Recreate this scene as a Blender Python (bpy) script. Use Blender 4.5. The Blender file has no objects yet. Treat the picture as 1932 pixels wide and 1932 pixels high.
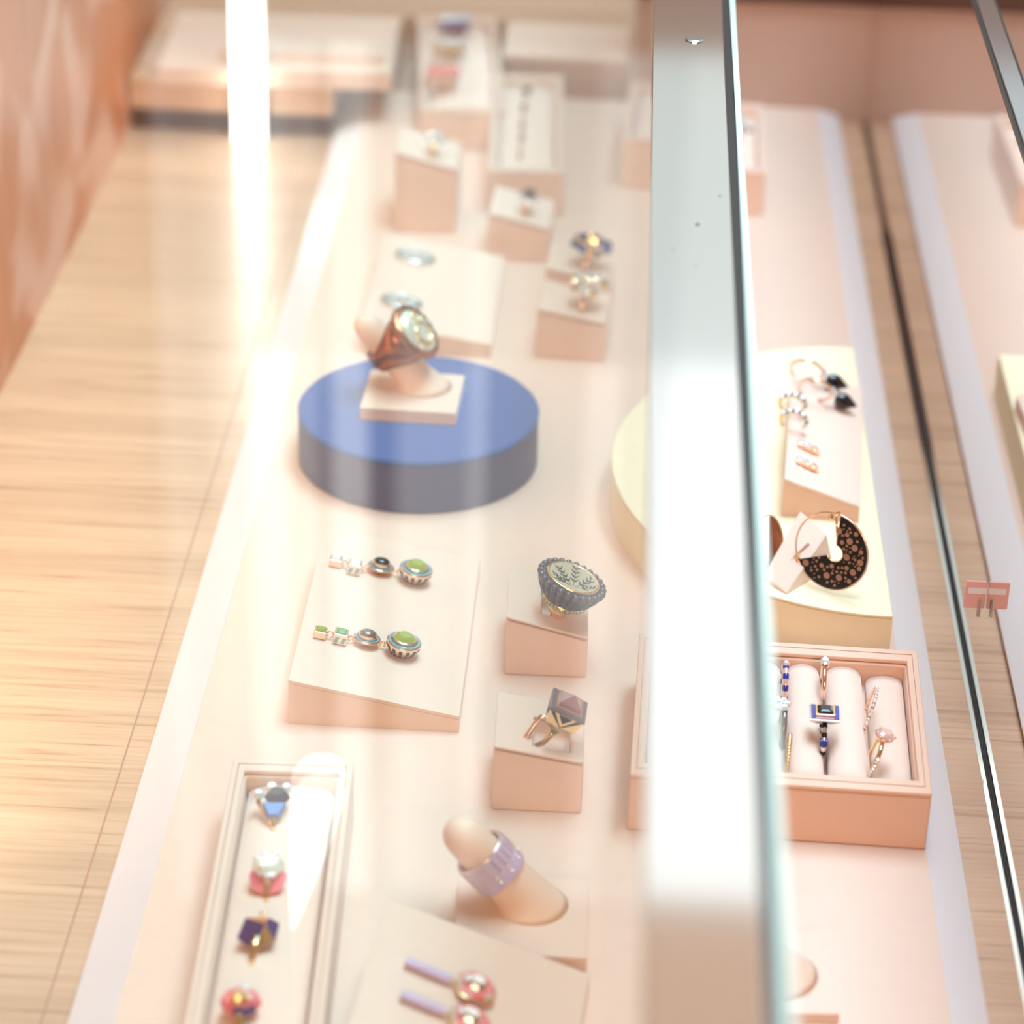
import bpy, bmesh, math, random
from mathutils import Vector, Matrix, noise
R = math.radians
SC = bpy.context.scene
COL = SC.collection
rnd = random.Random(7)

# ------------------------------------------------------------------ camera
F, PITCH, YAW, ROLL = 5098.6, 0.497673, -0.0338371, 0.0313521
T = 0.015                                     # height of the display tray's top
cy_, sy_, cp_, sp_ = math.cos(YAW), math.sin(YAW), math.cos(PITCH), math.sin(PITCH)
FW = Vector((sy_*cp_, cy_*cp_, -sp_))
r0 = Vector((cy_, -sy_, 0)); u0 = r0.cross(FW)
RT = math.cos(ROLL)*r0 + math.sin(ROLL)*u0
UP = -math.sin(ROLL)*r0 + math.cos(ROLL)*u0
def raydir(px, py): return FW + RT*((px-966)/F) - UP*((py-966)/F)     # depth 1 along the view
HC = T + 1.482*(-raydir(1030, 1276).z)
CAMP = Vector((0, 0, HC))
def at(px, py, z=0.0):
    """world point seen at a pixel on the horizontal plane z"""
    d = raydir(px, py); return CAMP + d*((z-HC)/d.z)
def proj(p):
    q = Vector(p)-CAMP; w = q.dot(FW)
    return 966+F*q.dot(RT)/w, 966-F*q.dot(UP)/w
def zfor(p, py):
    """height above point p's foot that shows at image row py"""
    lo, hi = p[2]-.3, p[2]+.5
    for _ in range(50):
        m = (lo+hi)/2
        if proj((p[0], p[1], m))[1] > py: lo = m
        else: hi = m
    return (lo+hi)/2
cam = bpy.data.cameras.new('camera'); cam.sensor_width = 36; cam.lens = F/1932*36
co = bpy.data.objects.new('camera', cam); COL.objects.link(co)
co.matrix_world = Matrix((( RT.x, UP.x, -FW.x, 0), (RT.y, UP.y, -FW.y, 0), (RT.z, UP.z, -FW.z, HC), (0, 0, 0, 1)))
cam.clip_start = .01; cam.clip_end = 50
cam.dof.use_dof = True; cam.dof.focus_distance = 1.43; cam.dof.aperture_fstop = 5.0
SC.camera = co

# ------------------------------------------------------------------ world, lights, exposure
VS = SC.view_settings
SC.display_settings.display_device = 'sRGB'
VS.view_transform = 'Standard'; VS.look = 'None'; VS.gamma = 1; VS.use_curve_mapping = False
VS.exposure = -0.04
w = bpy.data.worlds.new('room_air'); SC.world = w; w.use_nodes = True
w.node_tree.nodes['Background'].inputs[0].default_value = (1.0, .80, .66, 1)
w.node_tree.nodes['Background'].inputs[1].default_value = 0.35
def area(name, loc, look, sx, sy, power, col):
    l = bpy.data.lights.new(name, 'AREA'); l.shape = 'RECTANGLE'; l.size = sx; l.size_y = sy
    l.energy = power; l.color = col
    o = bpy.data.objects.new(name, l); COL.objects.link(o); o.location = loc
    o.rotation_euler = (Vector(look)-Vector(loc)).to_track_quat('-Z', 'Y').to_euler()
    return o
# added unseen fill: a cool one over the counter, a warm one on the customer's side
area('ceiling_lamp_light', (.25, 1.5, 2.3), (.0, 1.5, 0), 1.5, 1.0, 84, (.44, .76, 1.0))
area('ceiling_lamp_light_2', (.2, -1.5, 1.45), (0, 1.4, 0), 1.4, .8, 46, (1.0, .66, .44))
area('ceiling_wash_light', (.3, 2.6, 2.1), (.3, 2.9, 2.75), 2.4, .5, 24, (.80, .92, 1.0))  # added uplight, brightens the ceiling that the steel strip reflects
area('case_lamp_light', (-.375, 1.55, .300), (-.24, 1.55, 0), 1.3, .015, 1.1, (1.0, .80, .50)).rotation_euler = (0, R(-28), R(90))  # added warm light without a fitting, brightens the left oak

# ------------------------------------------------------------------ materials
def mat(name, col, rough=.6, metal=0., spec=.5, coat=0., sheen=0., emit=None, es=0., trans=0., ior=1.5, bump=None):
    m = bpy.data.materials.new(name); m.use_nodes = True
    nt = m.node_tree; b = nt.nodes['Principled BSDF']; I = b.inputs
    I['Base Color'].default_value = (*col, 1); I['Roughness'].default_value = rough
    I['Metallic'].default_value = metal; I['Specular IOR Level'].default_value = spec
    I['Coat Weight'].default_value = coat; I['Coat Roughness'].default_value = .05
    I['Sheen Weight'].default_value = sheen; I['Transmission Weight'].default_value = trans; I['IOR'].default_value = ior
    if emit: I['Emission Color'].default_value = (*emit, 1); I['Emission Strength'].default_value = es
    if bump:
        sc, st, dist = bump
        tc = nt.nodes.new('ShaderNodeTexCoord'); n = nt.nodes.new('ShaderNodeTexNoise'); bp = nt.nodes.new('ShaderNodeBump')
        n.inputs['Scale'].default_value = sc; n.inputs['Detail'].default_value = 3
        bp.inputs['Strength'].default_value = st; bp.inputs['Distance'].default_value = dist
        nt.links.new(tc.outputs['Object'], n.inputs['Vector']); nt.links.new(n.outputs['Fac'], bp.inputs['Height'])
        nt.links.new(bp.outputs['Normal'], I['Normal'])
        # a faint mottling of the cloth
        mx = nt.nodes.new('ShaderNodeMix'); mx.data_type = 'RGBA'
        mx.inputs[6].default_value = (*[c*.97 for c in col], 1); mx.inputs[7].default_value = (*[min(1, c*1.03) for c in col], 1)
        n2 = nt.nodes.new('ShaderNodeTexNoise'); n2.inputs['Scale'].default_value = sc*.12
        nt.links.new(tc.outputs['Object'], n2.inputs['Vector'])
        nt.links.new(n2.outputs['Fac'], mx.inputs[0]); nt.links.new(mx.outputs[2], I['Base Color'])
    return m
def wood(name, c1, c2, c3, along='X', seam=None, rough=.42):
    m = bpy.data.materials.new(name); m.use_nodes = True
    nt = m.node_tree; b = nt.nodes['Principled BSDF']; N = nt.nodes.new; L = nt.links.new
    tc = N('ShaderNodeTexCoord'); mp = N('ShaderNodeMapping')
    s = {'X': (9, 260, 260), 'Y': (150, 7, 150), 'Z': (60, 60, 5)}[along]
    mp.inputs['Scale'].default_value = s
    n = N('ShaderNodeTexNoise'); n.inputs['Scale'].default_value = 1.0; n.inputs['Detail'].default_value = 6; n.inputs['Roughness'].default_value = .62
    n.inputs['Distortion'].default_value = .35
    r = N('ShaderNodeValToRGB'); e = r.color_ramp.elements
    e[0].position = .28; e[0].color = (*c1, 1); e[1].position = .62; e[1].color = (*c3, 1)
    k = e.new(.42); k.color = (*c2, 1)
    mp2 = N('ShaderNodeMapping'); mp2.inputs['Scale'].default_value = tuple(v*.12 for v in s)
    n2 = N('ShaderNodeTexNoise'); n2.inputs['Scale'].default_value = 1.0; n2.inputs['Detail'].default_value = 2
    r2 = N('ShaderNodeValToRGB'); r2.color_ramp.elements[0].color = (.90, .88, .86, 1); r2.color_ramp.elements[0].position = .35
    r2.color_ramp.elements[1].color = (1.05, 1.05, 1.05, 1); r2.color_ramp.elements[1].position = .65
    mul = N('ShaderNodeMix'); mul.data_type = 'RGBA'; mul.blend_type = 'MULTIPLY'; mul.inputs[0].default_value = 1
    L(tc.outputs['Object'], mp.inputs[0]); L(mp.outputs[0], n.inputs['Vector']); L(n.outputs['Fac'], r.inputs[0])
    L(tc.outputs['Object'], mp2.inputs[0]); L(mp2.outputs[0], n2.inputs['Vector']); L(n2.outputs['Fac'], r2.inputs[0])
    L(r.outputs[0], mul.inputs[6]); L(r2.outputs[0], mul.inputs[7]); L(mul.outputs[2], b.inputs['Base Color'])
    b.inputs['Roughness'].default_value = rough; b.inputs['Coat Weight'].default_value = .7; b.inputs['Coat Roughness'].default_value = .2
    bp = N('ShaderNodeBump'); bp.inputs['Strength'].default_value = .15; bp.inputs['Distance'].default_value = .0006
    L(n.outputs['Fac'], bp.inputs['Height']); L(bp.outputs[0], b.inputs['Normal'])
    return m
def thin_glass(name, tint=(.97, 1, .985), f0=.045):
    m = bpy.data.materials.new(name); m.use_nodes = True
    nt = m.node_tree; nt.nodes.clear(); N = nt.nodes.new; L = nt.links.new
    g = N('ShaderNodeNewGeometry'); dt = N('ShaderNodeVectorMath'); dt.operation = 'DOT_PRODUCT'
    L(g.outputs['Incoming'], dt.inputs[0]); L(g.outputs['Normal'], dt.inputs[1])
    def mth(op, a, b=None):
        x = N('ShaderNodeMath'); x.operation = op
        for i, v in ((0, a), (1, b)):
            if v is None: continue
            if isinstance(v, (int, float)): x.inputs[i].default_value = v
            else: L(v, x.inputs[i])
        return x.outputs[0]
    c = mth('ABSOLUTE', dt.outputs['Value']); p = mth('POWER', mth('SUBTRACT', 1.0, c), 5.0)
    fr = mth('ADD', mth('MULTIPLY', p, 1-f0), f0)
    tr = N('ShaderNodeBsdfTransparent'); tr.inputs[0].default_value = (*tint, 1)
    gl = N('ShaderNodeBsdfGlossy'); gl.inputs['Roughness'].default_value = .012
    mx = N('ShaderNodeMixShader'); o = N('ShaderNodeOutputMaterial')
    L(fr, mx.inputs[0]); L(tr.outputs[0], mx.inputs[1]); L(gl.outputs[0], mx.inputs[2]); L(mx.outputs[0], o.inputs[0])
    return m
PEACH = (.84, .59, .465)
M = dict(
    leather=mat('peach_leather', PEACH, .55, sheen=.2, bump=(900, .12, .0004)),
    pink=mat('pink_leather', (.84, .53, .385), .55, sheen=.2, bump=(900, .12, .0004)),
    suede=mat('pink_suede', (.88, .64, .52), .9, sheen=.5, bump=(1400, .15, .0004)),
    lip=mat('white_edge_lacquer', (.82, .72, .70), .35),
    seam=mat('seam_shadow_thread', (.50, .24, .17), .8),  # dark brown of the leather seams, board joint and post slit
    blue=mat('blue_suede', (.055, .105, .30), .85, sheen=.25, bump=(260, .2, .0005)),
    navy=mat('navy_leather', (.09, .09, .19), .5, bump=(700, .2, .0004)),
    cream=mat('cream_felt', (.94, .80, .55), .8, bump=(900, .1, .0004)),
    finger=mat('flesh_resin', (.88, .60, .45), .5, bump=(300, .05, .0003)),
    oak=wood('pale_oak', (.42, .225, .13), (.64, .39, .25), (.71, .46, .31)),
    brown=mat('brown_lacquer_panel', (.54, .35, .28), .45, bump=(60, .1, .001)),
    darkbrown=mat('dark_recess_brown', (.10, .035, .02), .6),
    steel=mat('brushed_steel', (.83, .87, .84), .07, 1.0),
    steel2=mat('polished_rail_steel', (.62, .68, .73), .10, 1.0),
    gasket=mat('black_gasket', (.012, .012, .012), .4),
    gedge=mat('green_glass_edge', (.66, .82, .72), .15, spec=.8, coat=.5),
    glass=thin_glass('counter_glass'),
    mirror=mat('mirror', (.90, .87, .85), .01, 1.0),
    pgold=mat('engraved_pale_gold', (.86, .78, .56), .22, metal=.7),
    leafm=mat('engraved_shadow', (.05, .075, .055), .5, metal=0, spec=.2),  # dark strokes of the leaf engraving
    dots=mat('bronze_dots', (.42, .24, .17), .35, metal=.5),
    bead=mat('grey_bead_enamel', (.10, .09, .11), .12, coat=.5),
    plum=mat('plum_enamel', (.17, .10, .12), .3, coat=.2),
    gold=mat('yellow_gold', (.92, .68, .36), .16, 1.0),
    rgold=mat('rose_gold', (.93, .66, .50), .18, 1.0),
    silver=mat('white_gold', (.86, .84, .82), .14, 1.0),
    grey=mat('grey_enamel', (.05, .042, .055), .22, coat=.1, spec=.4),
    black=mat('black_enamel', (.010, .009, .010), .35, coat=.0, spec=.3),
    teal=mat('teal_enamel', (.17, .34, .37), .2, coat=.5),
    green=mat('green_enamel', (.16, .26, .05), .25, coat=.4),
    emerald=mat('green_gems', (.06, .30, .08), .05, coat=1, spec=.9),
    peridot=mat('peridot', (.30, .36, .02), .03, coat=.6, spec=.8),
    smoky=mat('smoky_quartz', (.16, .10, .075), .05, coat=1, spec=.9),
    diamond=mat('diamond', (.92, .93, .95), .02, metal=.35, coat=1, spec=1),
    pearl=mat('mother_of_pearl', (.80, .80, .66), .12, metal=.35, coat=.8),
    amethyst=mat('pink_tourmaline', (.36, .14, .15), .05, coat=1, spec=.9),
    violet=mat('violet_enamel', (.085, .05, .17), .2, coat=.5),
    lilac=mat('lilac_enamel', (.58, .45, .68), .3, coat=.5),
    coral=mat('coral_enamel', (.85, .16, .18), .25, coat=.5),
    blush=mat('blush_enamel', (.90, .42, .42), .25, coat=.5),
    azure=mat('blue_enamel', (.07, .20, .55), .25, coat=.5),
    royal=mat('royal_blue_enamel', (.03, .035, .28), .15, coat=.7),
    onyx=mat('onyx', (.008, .007, .008), .12, coat=.2, spec=.6),
    bronze=mat('bronze', (.42, .15, .07), .25, .8),
    morg=mat('morganite', (.88, .55, .48), .02, metal=.3, coat=1, spec=1),
    wall=mat('showroom_wall', (.74, .62, .54), .8),
    wallw=mat('window_wall_brown', (.34, .20, .14), .8),
    ceil=mat('showroom_ceiling', (.82, .81, .77), .8),
    floor=wood('showroom_floor', (.22, .12, .07), (.32, .19, .11), (.38, .24, .15), 'Y'),
    day=mat('daylight_window', (0, 0, 0), .5, emit=(.93, .985, 1.0), es=1.75),
    dim=mat('daylight_window_dim', (0, 0, 0), .5, emit=(.98, .97, .96), es=.75),
    led=mat('led_diffuser', (1, 1, 1), .5, emit=(1.0, .99, .95), es=7.0),
    view=mat('window_lower_view', (0, 0, 0), .5, emit=(.80, .92, .86), es=.95),
    lamp=mat('ceiling_lamp_diffuser', (1, 1, 1), .5, emit=(1.0, .97, .92), es=3.0),
    frame=mat('pale_window_frame', (.62, .60, .58), .5),
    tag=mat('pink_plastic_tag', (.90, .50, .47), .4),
    white=mat('white_plastic', (.9, .9, .92), .4),
    curtain=mat('sheer_curtain', (.8, .72, .7), .8),
)

# ------------------------------------------------------------------ mesh helpers
def out(name, bm, mats, parent=None, smooth=False, bevel=0., seg=2, sub=0):
    bmesh.ops.recalc_face_normals(bm, faces=bm.faces)
    me = bpy.data.meshes.new(name); bm.to_mesh(me); bm.free()
    for m_ in (mats if isinstance(mats, (list, tuple)) else [mats]): me.materials.append(M[m_])
    if smooth:
        for p in me.polygons: p.use_smooth = True
    o = bpy.data.objects.new(name, me); COL.objects.link(o)
    if parent: o.parent = parent
    if bevel:
        b = o.modifiers.new('bevel', 'BEVEL'); b.width = bevel; b.segments = seg; b.limit_method = 'ANGLE'; b.angle_limit = R(40)
        for p in me.polygons: p.use_smooth = True
        b.harden_normals = True
    if sub:
        s = o.modifiers.new('sub', 'SUBSURF'); s.levels = sub; s.render_levels = sub
    return o
def tag(o, label, cat, group=None):
    o['label'] = label; o['category'] = cat
    if group: o['group'] = group
    return o
def thing(name, mtx, label, cat, group=None):
    o = bpy.data.objects.new(name, None); COL.objects.link(o); o.empty_display_size = .01
    o.matrix_world = mtx; return tag(o, label, cat, group)
def struct(name, bm, m_, **k):
    o = out(name, bm, m_, **k); o['kind'] = 'structure'; return o
def NB(): return bmesh.new()
def faces(bm, vs, fs, mi=0):
    v = [bm.verts.new(p) for p in vs]; r = []
    for f in fs:
        q = bm.faces.new([v[i] for i in f]); q.material_index = mi; r.append(q)
    return r
def box(bm, x0, x1, y0, y1, z0, z1, mi=0, mt=None):
    vs = [(x, y, z) for z in (z0, z1) for y in (y0, y1) for x in (x0, x1)]
    if mt is not None: vs = [mt @ Vector(p) for p in vs]
    faces(bm, vs, [(0, 2, 3, 1), (4, 5, 7, 6), (0, 1, 5, 4), (2, 6, 7, 3), (0, 4, 6, 2), (1, 3, 7, 5)], mi)
def hexa(bm, lo, hi, mi=0):
    n = len(lo); vs = list(lo)+list(hi)
    fs = [tuple(range(n))[::-1], tuple(range(n, 2*n))]+[(i, (i+1) % n, n+(i+1) % n, n+i) for i in range(n)]
    faces(bm, vs, fs, mi)
def lathe(bm, prof, n=48, sx=1, sy=1, c=(0, 0, 0), mi=None, mt=None, phase=0, mod=None, cap0=True, cap1=True):
    rings = []
    for r_, z in prof:
        ring = []
        for i in range(n):
            a = 2*math.pi*i/n+phase; rr = r_*(mod(a, z) if mod else 1)
            p = Vector((c[0]+rr*sx*math.cos(a), c[1]+rr*sy*math.sin(a), c[2]+z))
            ring.append(bm.verts.new(mt @ p if mt is not None else p))
        rings.append(ring)
    for k in range(len(rings)-1):
        for i in range(n):
            f = bm.faces.new((rings[k][i], rings[k][(i+1) % n], rings[k+1][(i+1) % n], rings[k+1][i]))
            f.material_index = (mi(k, i) if callable(mi) else (mi or 0))
    for flag, ring, k in ((cap0, rings[0][::-1], 0), (cap1, rings[-1], len(rings)-2)):
        if flag:
            f = bm.faces.new(ring); f.material_index = (mi(k, 0) if callable(mi) else (mi or 0))
def tube(bm, pts, r_, n=10, closed=False, mi=0, flat=None):
    """round (or elliptical) wire along pts; r_ number or list; flat=(a,b) cross-section half sizes"""
    pts = [Vector(p) for p in pts]; m_ = len(pts); rings = []
    prev = None
    for k, p in enumerate(pts):
        a = pts[(k-1) % m_] if (closed or k) else p
        b = pts[(k+1) % m_] if (closed or k < m_-1) else p
        t = (b-a).normalized()
        if prev is None:
            up = Vector((0, 0, 1)) if abs(t.z) < .8 else Vector((0, 1, 0))
            nn = (up-t*up.dot(t)).normalized()
        else: nn = (prev-t*prev.dot(t)).normalized()
        prev = nn; bb = t.cross(nn); rr = r_[k] if isinstance(r_, (list, tuple)) else r_
        ring = []
        for i in range(n):
            an = 2*math.pi*i/n
            fa, fb = flat if flat else (rr, rr)
            ring.append(bm.verts.new(p+nn*fa*math.cos(an)+bb*fb*math.sin(an)))
        rings.append(ring)
    K = m_ if closed else m_-1
    for k in range(K):
        for i in range(n):
            f = bm.faces.new((rings[k][i], rings[k][(i+1) % n], rings[(k+1) % m_][(i+1) % n], rings[(k+1) % m_][i]))
            f.material_index = mi(k) if callable(mi) else mi
    if not closed:
        bm.faces.new(rings[0][::-1]).material_index = mi(0) if callable(mi) else mi
        bm.faces.new(rings[-1]).material_index = mi(m_-2) if callable(mi) else mi
def circ(r_, n=40, plane='yz', c=(0, 0, 0), a0=0, a1=360, sx=1, sy=1):
    o = []
    full = abs(a1-a0-360) < 1e-6
    for i in range(n if full else n+1):
        a = R(a0+(a1-a0)*i/n); u, v = r_*sx*math.cos(a), r_*sy*math.sin(a)
        p = {'yz': (0, u, v), 'xz': (u, 0, v), 'xy': (u, v, 0)}[plane]
        o.append((c[0]+p[0], c[1]+p[1], c[2]+p[2]))
    return o
def gem(bm, r_, h, n=16, sx=1, sy=1, c=(0, 0, 0), phase=0, mi=0, mt=None, table=.58, deep=1.2):
    """brilliant: pavilion point, girdle, crown, table (flat shaded)"""
    lathe(bm, [(r_*.12, -h*deep), (r_, -h*.06), (r_, h*.06), (r_*(1+table)/2, h*.62), (r_*table, h)], n, sx, sy, c, mi, mt, phase)
def stepgem(bm, a, b, h, c=(0, 0, 0), mi=0):
    for k in range(1): pass
    lv = [(1, 0), (.98, h*.25), (.8, h*.65), (.6, h)]
    rings = []
    for s, z in lv:
        ch = .18*min(a, b)
        A, B = a*s, b*s
        pp = [(A-ch, -B), (A, -B+ch), (A, B-ch), (A-ch, B), (-A+ch, B), (-A, B-ch), (-A, -B+ch), (-A+ch, -B)]
        rings.append([bm.verts.new((c[0]+x, c[1]+y, c[2]+z)) for x, y in pp])
    for k in range(3):
        for i in range(8):
            bm.faces.new((rings[k][i], rings[k][(i+1) % 8], rings[k+1][(i+1) % 8], rings[k+1][i])).material_index = mi
    bm.faces.new(rings[-1]).material_index = mi; bm.faces.new(rings[0][::-1]).material_index = mi
def ball(bm, c, r_, mi=0, n=10, sx=1, sy=1, sz=1, mt=None):
    prof = [(r_*math.sin(math.pi*k/7)+1e-5, -r_*sz*math.cos(math.pi*k/7)) for k in range(8)]
    lathe(bm, prof, n, sx, sy, c, mi, mt)

# ------------------------------------------------------------------ leather blocks
class Blk:
    """a leather block whose top may slope to the right; local x to the right, y away, z up"""
    def hit(s, px, py, lift=0.):
        d = raydir(px, py); n = s.top.to_3x3() @ Vector((0, 0, 1)); p0 = s.top.translation+n*lift
        return CAMP+d*((p0-CAMP).dot(n)/d.dot(n))
    def loc(s, px, py, lift=0.):
        return s.top.inverted() @ s.hit(px, py, lift)
    def frame(s, px, py, lift=0., rz=0.):
        """frame lying on the top face with its origin at the pixel"""
        m_ = s.top.copy(); m_.translation = s.hit(px, py, lift)
        return m_ @ Matrix.Rotation(rz, 4, 'Z')
def place(z0, fl=None, fr=None, flt=None, frt=None, btl=None, hl=None, hr=None, btr=None, depth=None):
    b = Blk(); b.z0 = z0
    if fl:
        A, B = at(*fl, z0), at(*fr, z0)
        if hl is None: hl = zfor(A, flt)-z0
        if hr is None: hr = zfor(B, frt)-z0
    else:
        A, B = at(*btl, z0+hl), at(*btr, z0+hr); A.z = B.z = z0
    v = B-A; ang = math.atan2(v.y, v.x); w_ = v.length
    ydir = Vector((-math.sin(ang), math.cos(ang), 0))
    if fl:
        if depth is None: depth = (at(*btl, z0+hl)-A).dot(ydir)
    else: A = A-ydir*depth
    b.w, b.d, b.hl, b.hr = w_, depth, hl, hr
    b.m = Matrix.Translation(A) @ Matrix.Rotation(ang, 4, 'Z')
    b.top = Matrix.Translation(A+Vector((0, 0, hl))) @ Matrix.Rotation(ang, 4, 'Z') @ Matrix.Rotation(math.atan2(hl-hr, w_), 4, 'Y')
    return b
def pocket_mesh(bm, w_, d, zl, zh, pk=None):
    """solid between z=zl(x) and z=zh(x) with an optional pocket (x0,x1,y0,y1,floor z)"""
    xs = [0, w_]; ys = [0, d]
    if pk: xs = [0, pk[0], pk[1], w_]; ys = [0, pk[2], pk[3], d]
    V = {}
    for i, x in enumerate(xs):
        for j, y in enumerate(ys): V[i, j] = bm.verts.new((x, y, zh(x)))
    nx, ny = len(xs), len(ys)
    for i in range(nx-1):
        for j in range(ny-1):
            if pk and i == 1 and j == 1: continue
            bm.faces.new((V[i, j], V[i+1, j], V[i+1, j+1], V[i, j+1]))
    Bv = {}
    per = [(i, 0) for i in range(nx)]+[(nx-1, j) for j in range(1, ny)]+[(i, ny-1) for i in range(nx-2, -1, -1)]+[(0, j) for j in range(ny-2, 0, -1)]
    for k in per: Bv[k] = bm.verts.new((xs[k[0]], ys[k[1]], zl(xs[k[0]])))
    for a in range(len(per)):
        p, q = per[a], per[(a+1) % len(per)]
        bm.faces.new((Bv[p], Bv[q], V[q], V[p]))
    bm.faces.new([Bv[k] for k in per][::-1])
    if pk:
        P = {k: bm.verts.new((xs[k[0]], ys[k[1]], pk[4] if not callable(pk[4]) else pk[4](xs[k[0]]))) for k in ((1, 1), (2, 1), (2, 2), (1, 2))}
        c = [(1, 1), (2, 1), (2, 2), (1, 2)]
        for a in range(4):
            p, q = c[a], c[(a+1) % 4]; bm.faces.new((V[p], V[q], P[q], P[p]))
        bm.faces.new([P[k] for k in c])
def block(b, name, label, cat, group=None, slot=None, body='leather', pad='leather', cap=.0022, seam=True):
    t = thing(name, b.m, label, cat, group)
    H = lambda x: b.hl+(b.hr-b.hl)*x/b.w
    e = .0006
    bm = NB(); pocket_mesh(bm, b.w, b.d, lambda x: 0, lambda x: H(x)-cap, slot and (*slot, lambda x: H(x)-.010))
    out('body', bm, body, t, bevel=.0011 if seam else .0002)
    bm = NB()
    if slot:                     # the pad is a frame round the slot
        x0, x1, y0, y1 = slot
        xs = [-e*0, x0, x1, b.w]; ys = [0, y0, y1, b.d]
        lo, hi = {}, {}
        for i in range(4):
            for j in range(4):
                lo[i, j] = bm.verts.new((xs[i], ys[j], H(xs[i])-cap+.0003)); hi[i, j] = bm.verts.new((xs[i], ys[j], H(xs[i])))
        for i in range(3):
            for j in range(3):
                if i == 1 and j == 1: continue
                bm.faces.new((hi[i, j], hi[i+1, j], hi[i+1, j+1], hi[i, j+1])); bm.faces.new((lo[i, j], lo[i, j+1], lo[i+1, j+1], lo[i+1, j]))
        for c in ([(0, 0), (1, 0), (2, 0), (3, 0), (3, 1), (3, 2), (3, 3), (2, 3), (1, 3), (0, 3), (0, 2), (0, 1)], [(1, 1), (1, 2), (2, 2), (2, 1)]):
            for a in range(len(c)):
                p, q = c[a], c[(a+1) % len(c)]; bm.faces.new((lo[p], lo[q], hi[q], hi[p]))
    else: pocket_mesh(bm, b.w, b.d, lambda x: H(x)-cap+(.0003 if seam else .00005), H)
    out('top_pad', bm, pad, t, bevel=.0009 if seam else .0003)
    if seam:
        bm = NB(); z = cap+.0001; r_ = .00028; o = -.00005
        tube(bm, [(0.0012, o, b.hl-z), (b.w-.0012, o, b.hr-z)], r_, 6)
        out('seam', bm, 'seam', t)
    return t

# ================================================================== STRUCTURE
def lineX(px, py, z=0.): return at(px, py, z).x
XL = (lineX(240, 250)+lineX(0, 750))/2                       # foot of the left case wall
XM = (lineX(1696, 600)+lineX(1819, 1250)+lineX(1904, 1640))/3   # foot of the mirror
def hfor(px, py, X):
    lo, hi = 0, HC-.05
    for _ in range(50):
        m_ = (lo+hi)/2
        if at(px, py, m_).x > X: lo = m_
        else: hi = m_
    return (lo+hi)/2
HT = (hfor(1858, 0, XM)+hfor(1932, 225, XM))/2                # height of the case
YB = at(1640, 232, 0).y                                       # back wall
Y0 = at(900, 2300, 0).y
print('HC %.3f XL %.3f XM %.3f HT %.3f YB %.3f Y0 %.3f' % (HC, XL, XM, HT, YB, Y0))

bm = NB(); box(bm, XL-.03, .9, Y0-.12, YB+.95, -.03, 0); o = struct('floor', bm, 'oak')
# seams between the oak boards beside the tray
XS = (lineX(75, 1932)+lineX(227, 1457))/2
bm = NB(); box(bm, XS-.0004, XS+.0004, Y0-.1, YB, -.001, .00025)
o = struct('trim_1', bm, 'seam')
# left wall of the case, room reflections painted into its colour as pale blotches
def reflection_veneer():
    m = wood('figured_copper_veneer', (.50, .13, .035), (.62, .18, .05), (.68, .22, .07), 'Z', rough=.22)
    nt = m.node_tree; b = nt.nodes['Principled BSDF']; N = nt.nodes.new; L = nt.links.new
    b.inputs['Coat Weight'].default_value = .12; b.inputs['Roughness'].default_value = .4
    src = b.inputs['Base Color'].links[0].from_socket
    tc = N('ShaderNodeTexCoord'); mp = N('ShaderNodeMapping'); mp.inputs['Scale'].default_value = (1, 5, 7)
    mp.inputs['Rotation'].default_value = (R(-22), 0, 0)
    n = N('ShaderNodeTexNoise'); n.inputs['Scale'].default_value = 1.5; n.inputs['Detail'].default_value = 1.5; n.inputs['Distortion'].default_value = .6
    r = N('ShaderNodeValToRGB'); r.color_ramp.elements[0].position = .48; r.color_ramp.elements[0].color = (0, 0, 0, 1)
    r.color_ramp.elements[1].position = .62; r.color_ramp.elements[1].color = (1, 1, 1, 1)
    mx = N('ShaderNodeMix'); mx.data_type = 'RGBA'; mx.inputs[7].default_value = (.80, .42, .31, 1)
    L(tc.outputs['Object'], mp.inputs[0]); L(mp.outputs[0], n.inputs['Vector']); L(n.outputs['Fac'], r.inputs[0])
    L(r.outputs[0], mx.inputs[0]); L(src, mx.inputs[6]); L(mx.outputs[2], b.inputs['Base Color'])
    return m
M['veneer'] = reflection_veneer()
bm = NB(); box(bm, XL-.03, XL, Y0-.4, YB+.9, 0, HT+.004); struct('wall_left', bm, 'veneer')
# brown partition at the back, standing behind the right two thirds of the case
xp = at(925, 60, .0).x
bm = NB(); box(bm, at(1195, 150, .05).x, .9, YB, YB+.02, 0, HT); struct('wall_back', bm, 'brown')
bm = NB(); box(bm, XL, .9, YB+.62, YB+.64, 0, HT); struct('wall_rear', bm, 'brown')
bm = NB(); box(bm, at(1195, 150, .05).x, .9, YB-.006, YB-.0002, zfor(Vector((.2, YB, 0)), 8), HT); struct('trim_2', bm, 'darkbrown')
bm = NB(); box(bm, XL-.03, .9, Y0-.14, YB+.95, -.80, -.031); tag(out('counter_cabinet', bm, 'brown'), 'brown lacquered cabinet body carrying the glass display case', 'cabinet')

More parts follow.
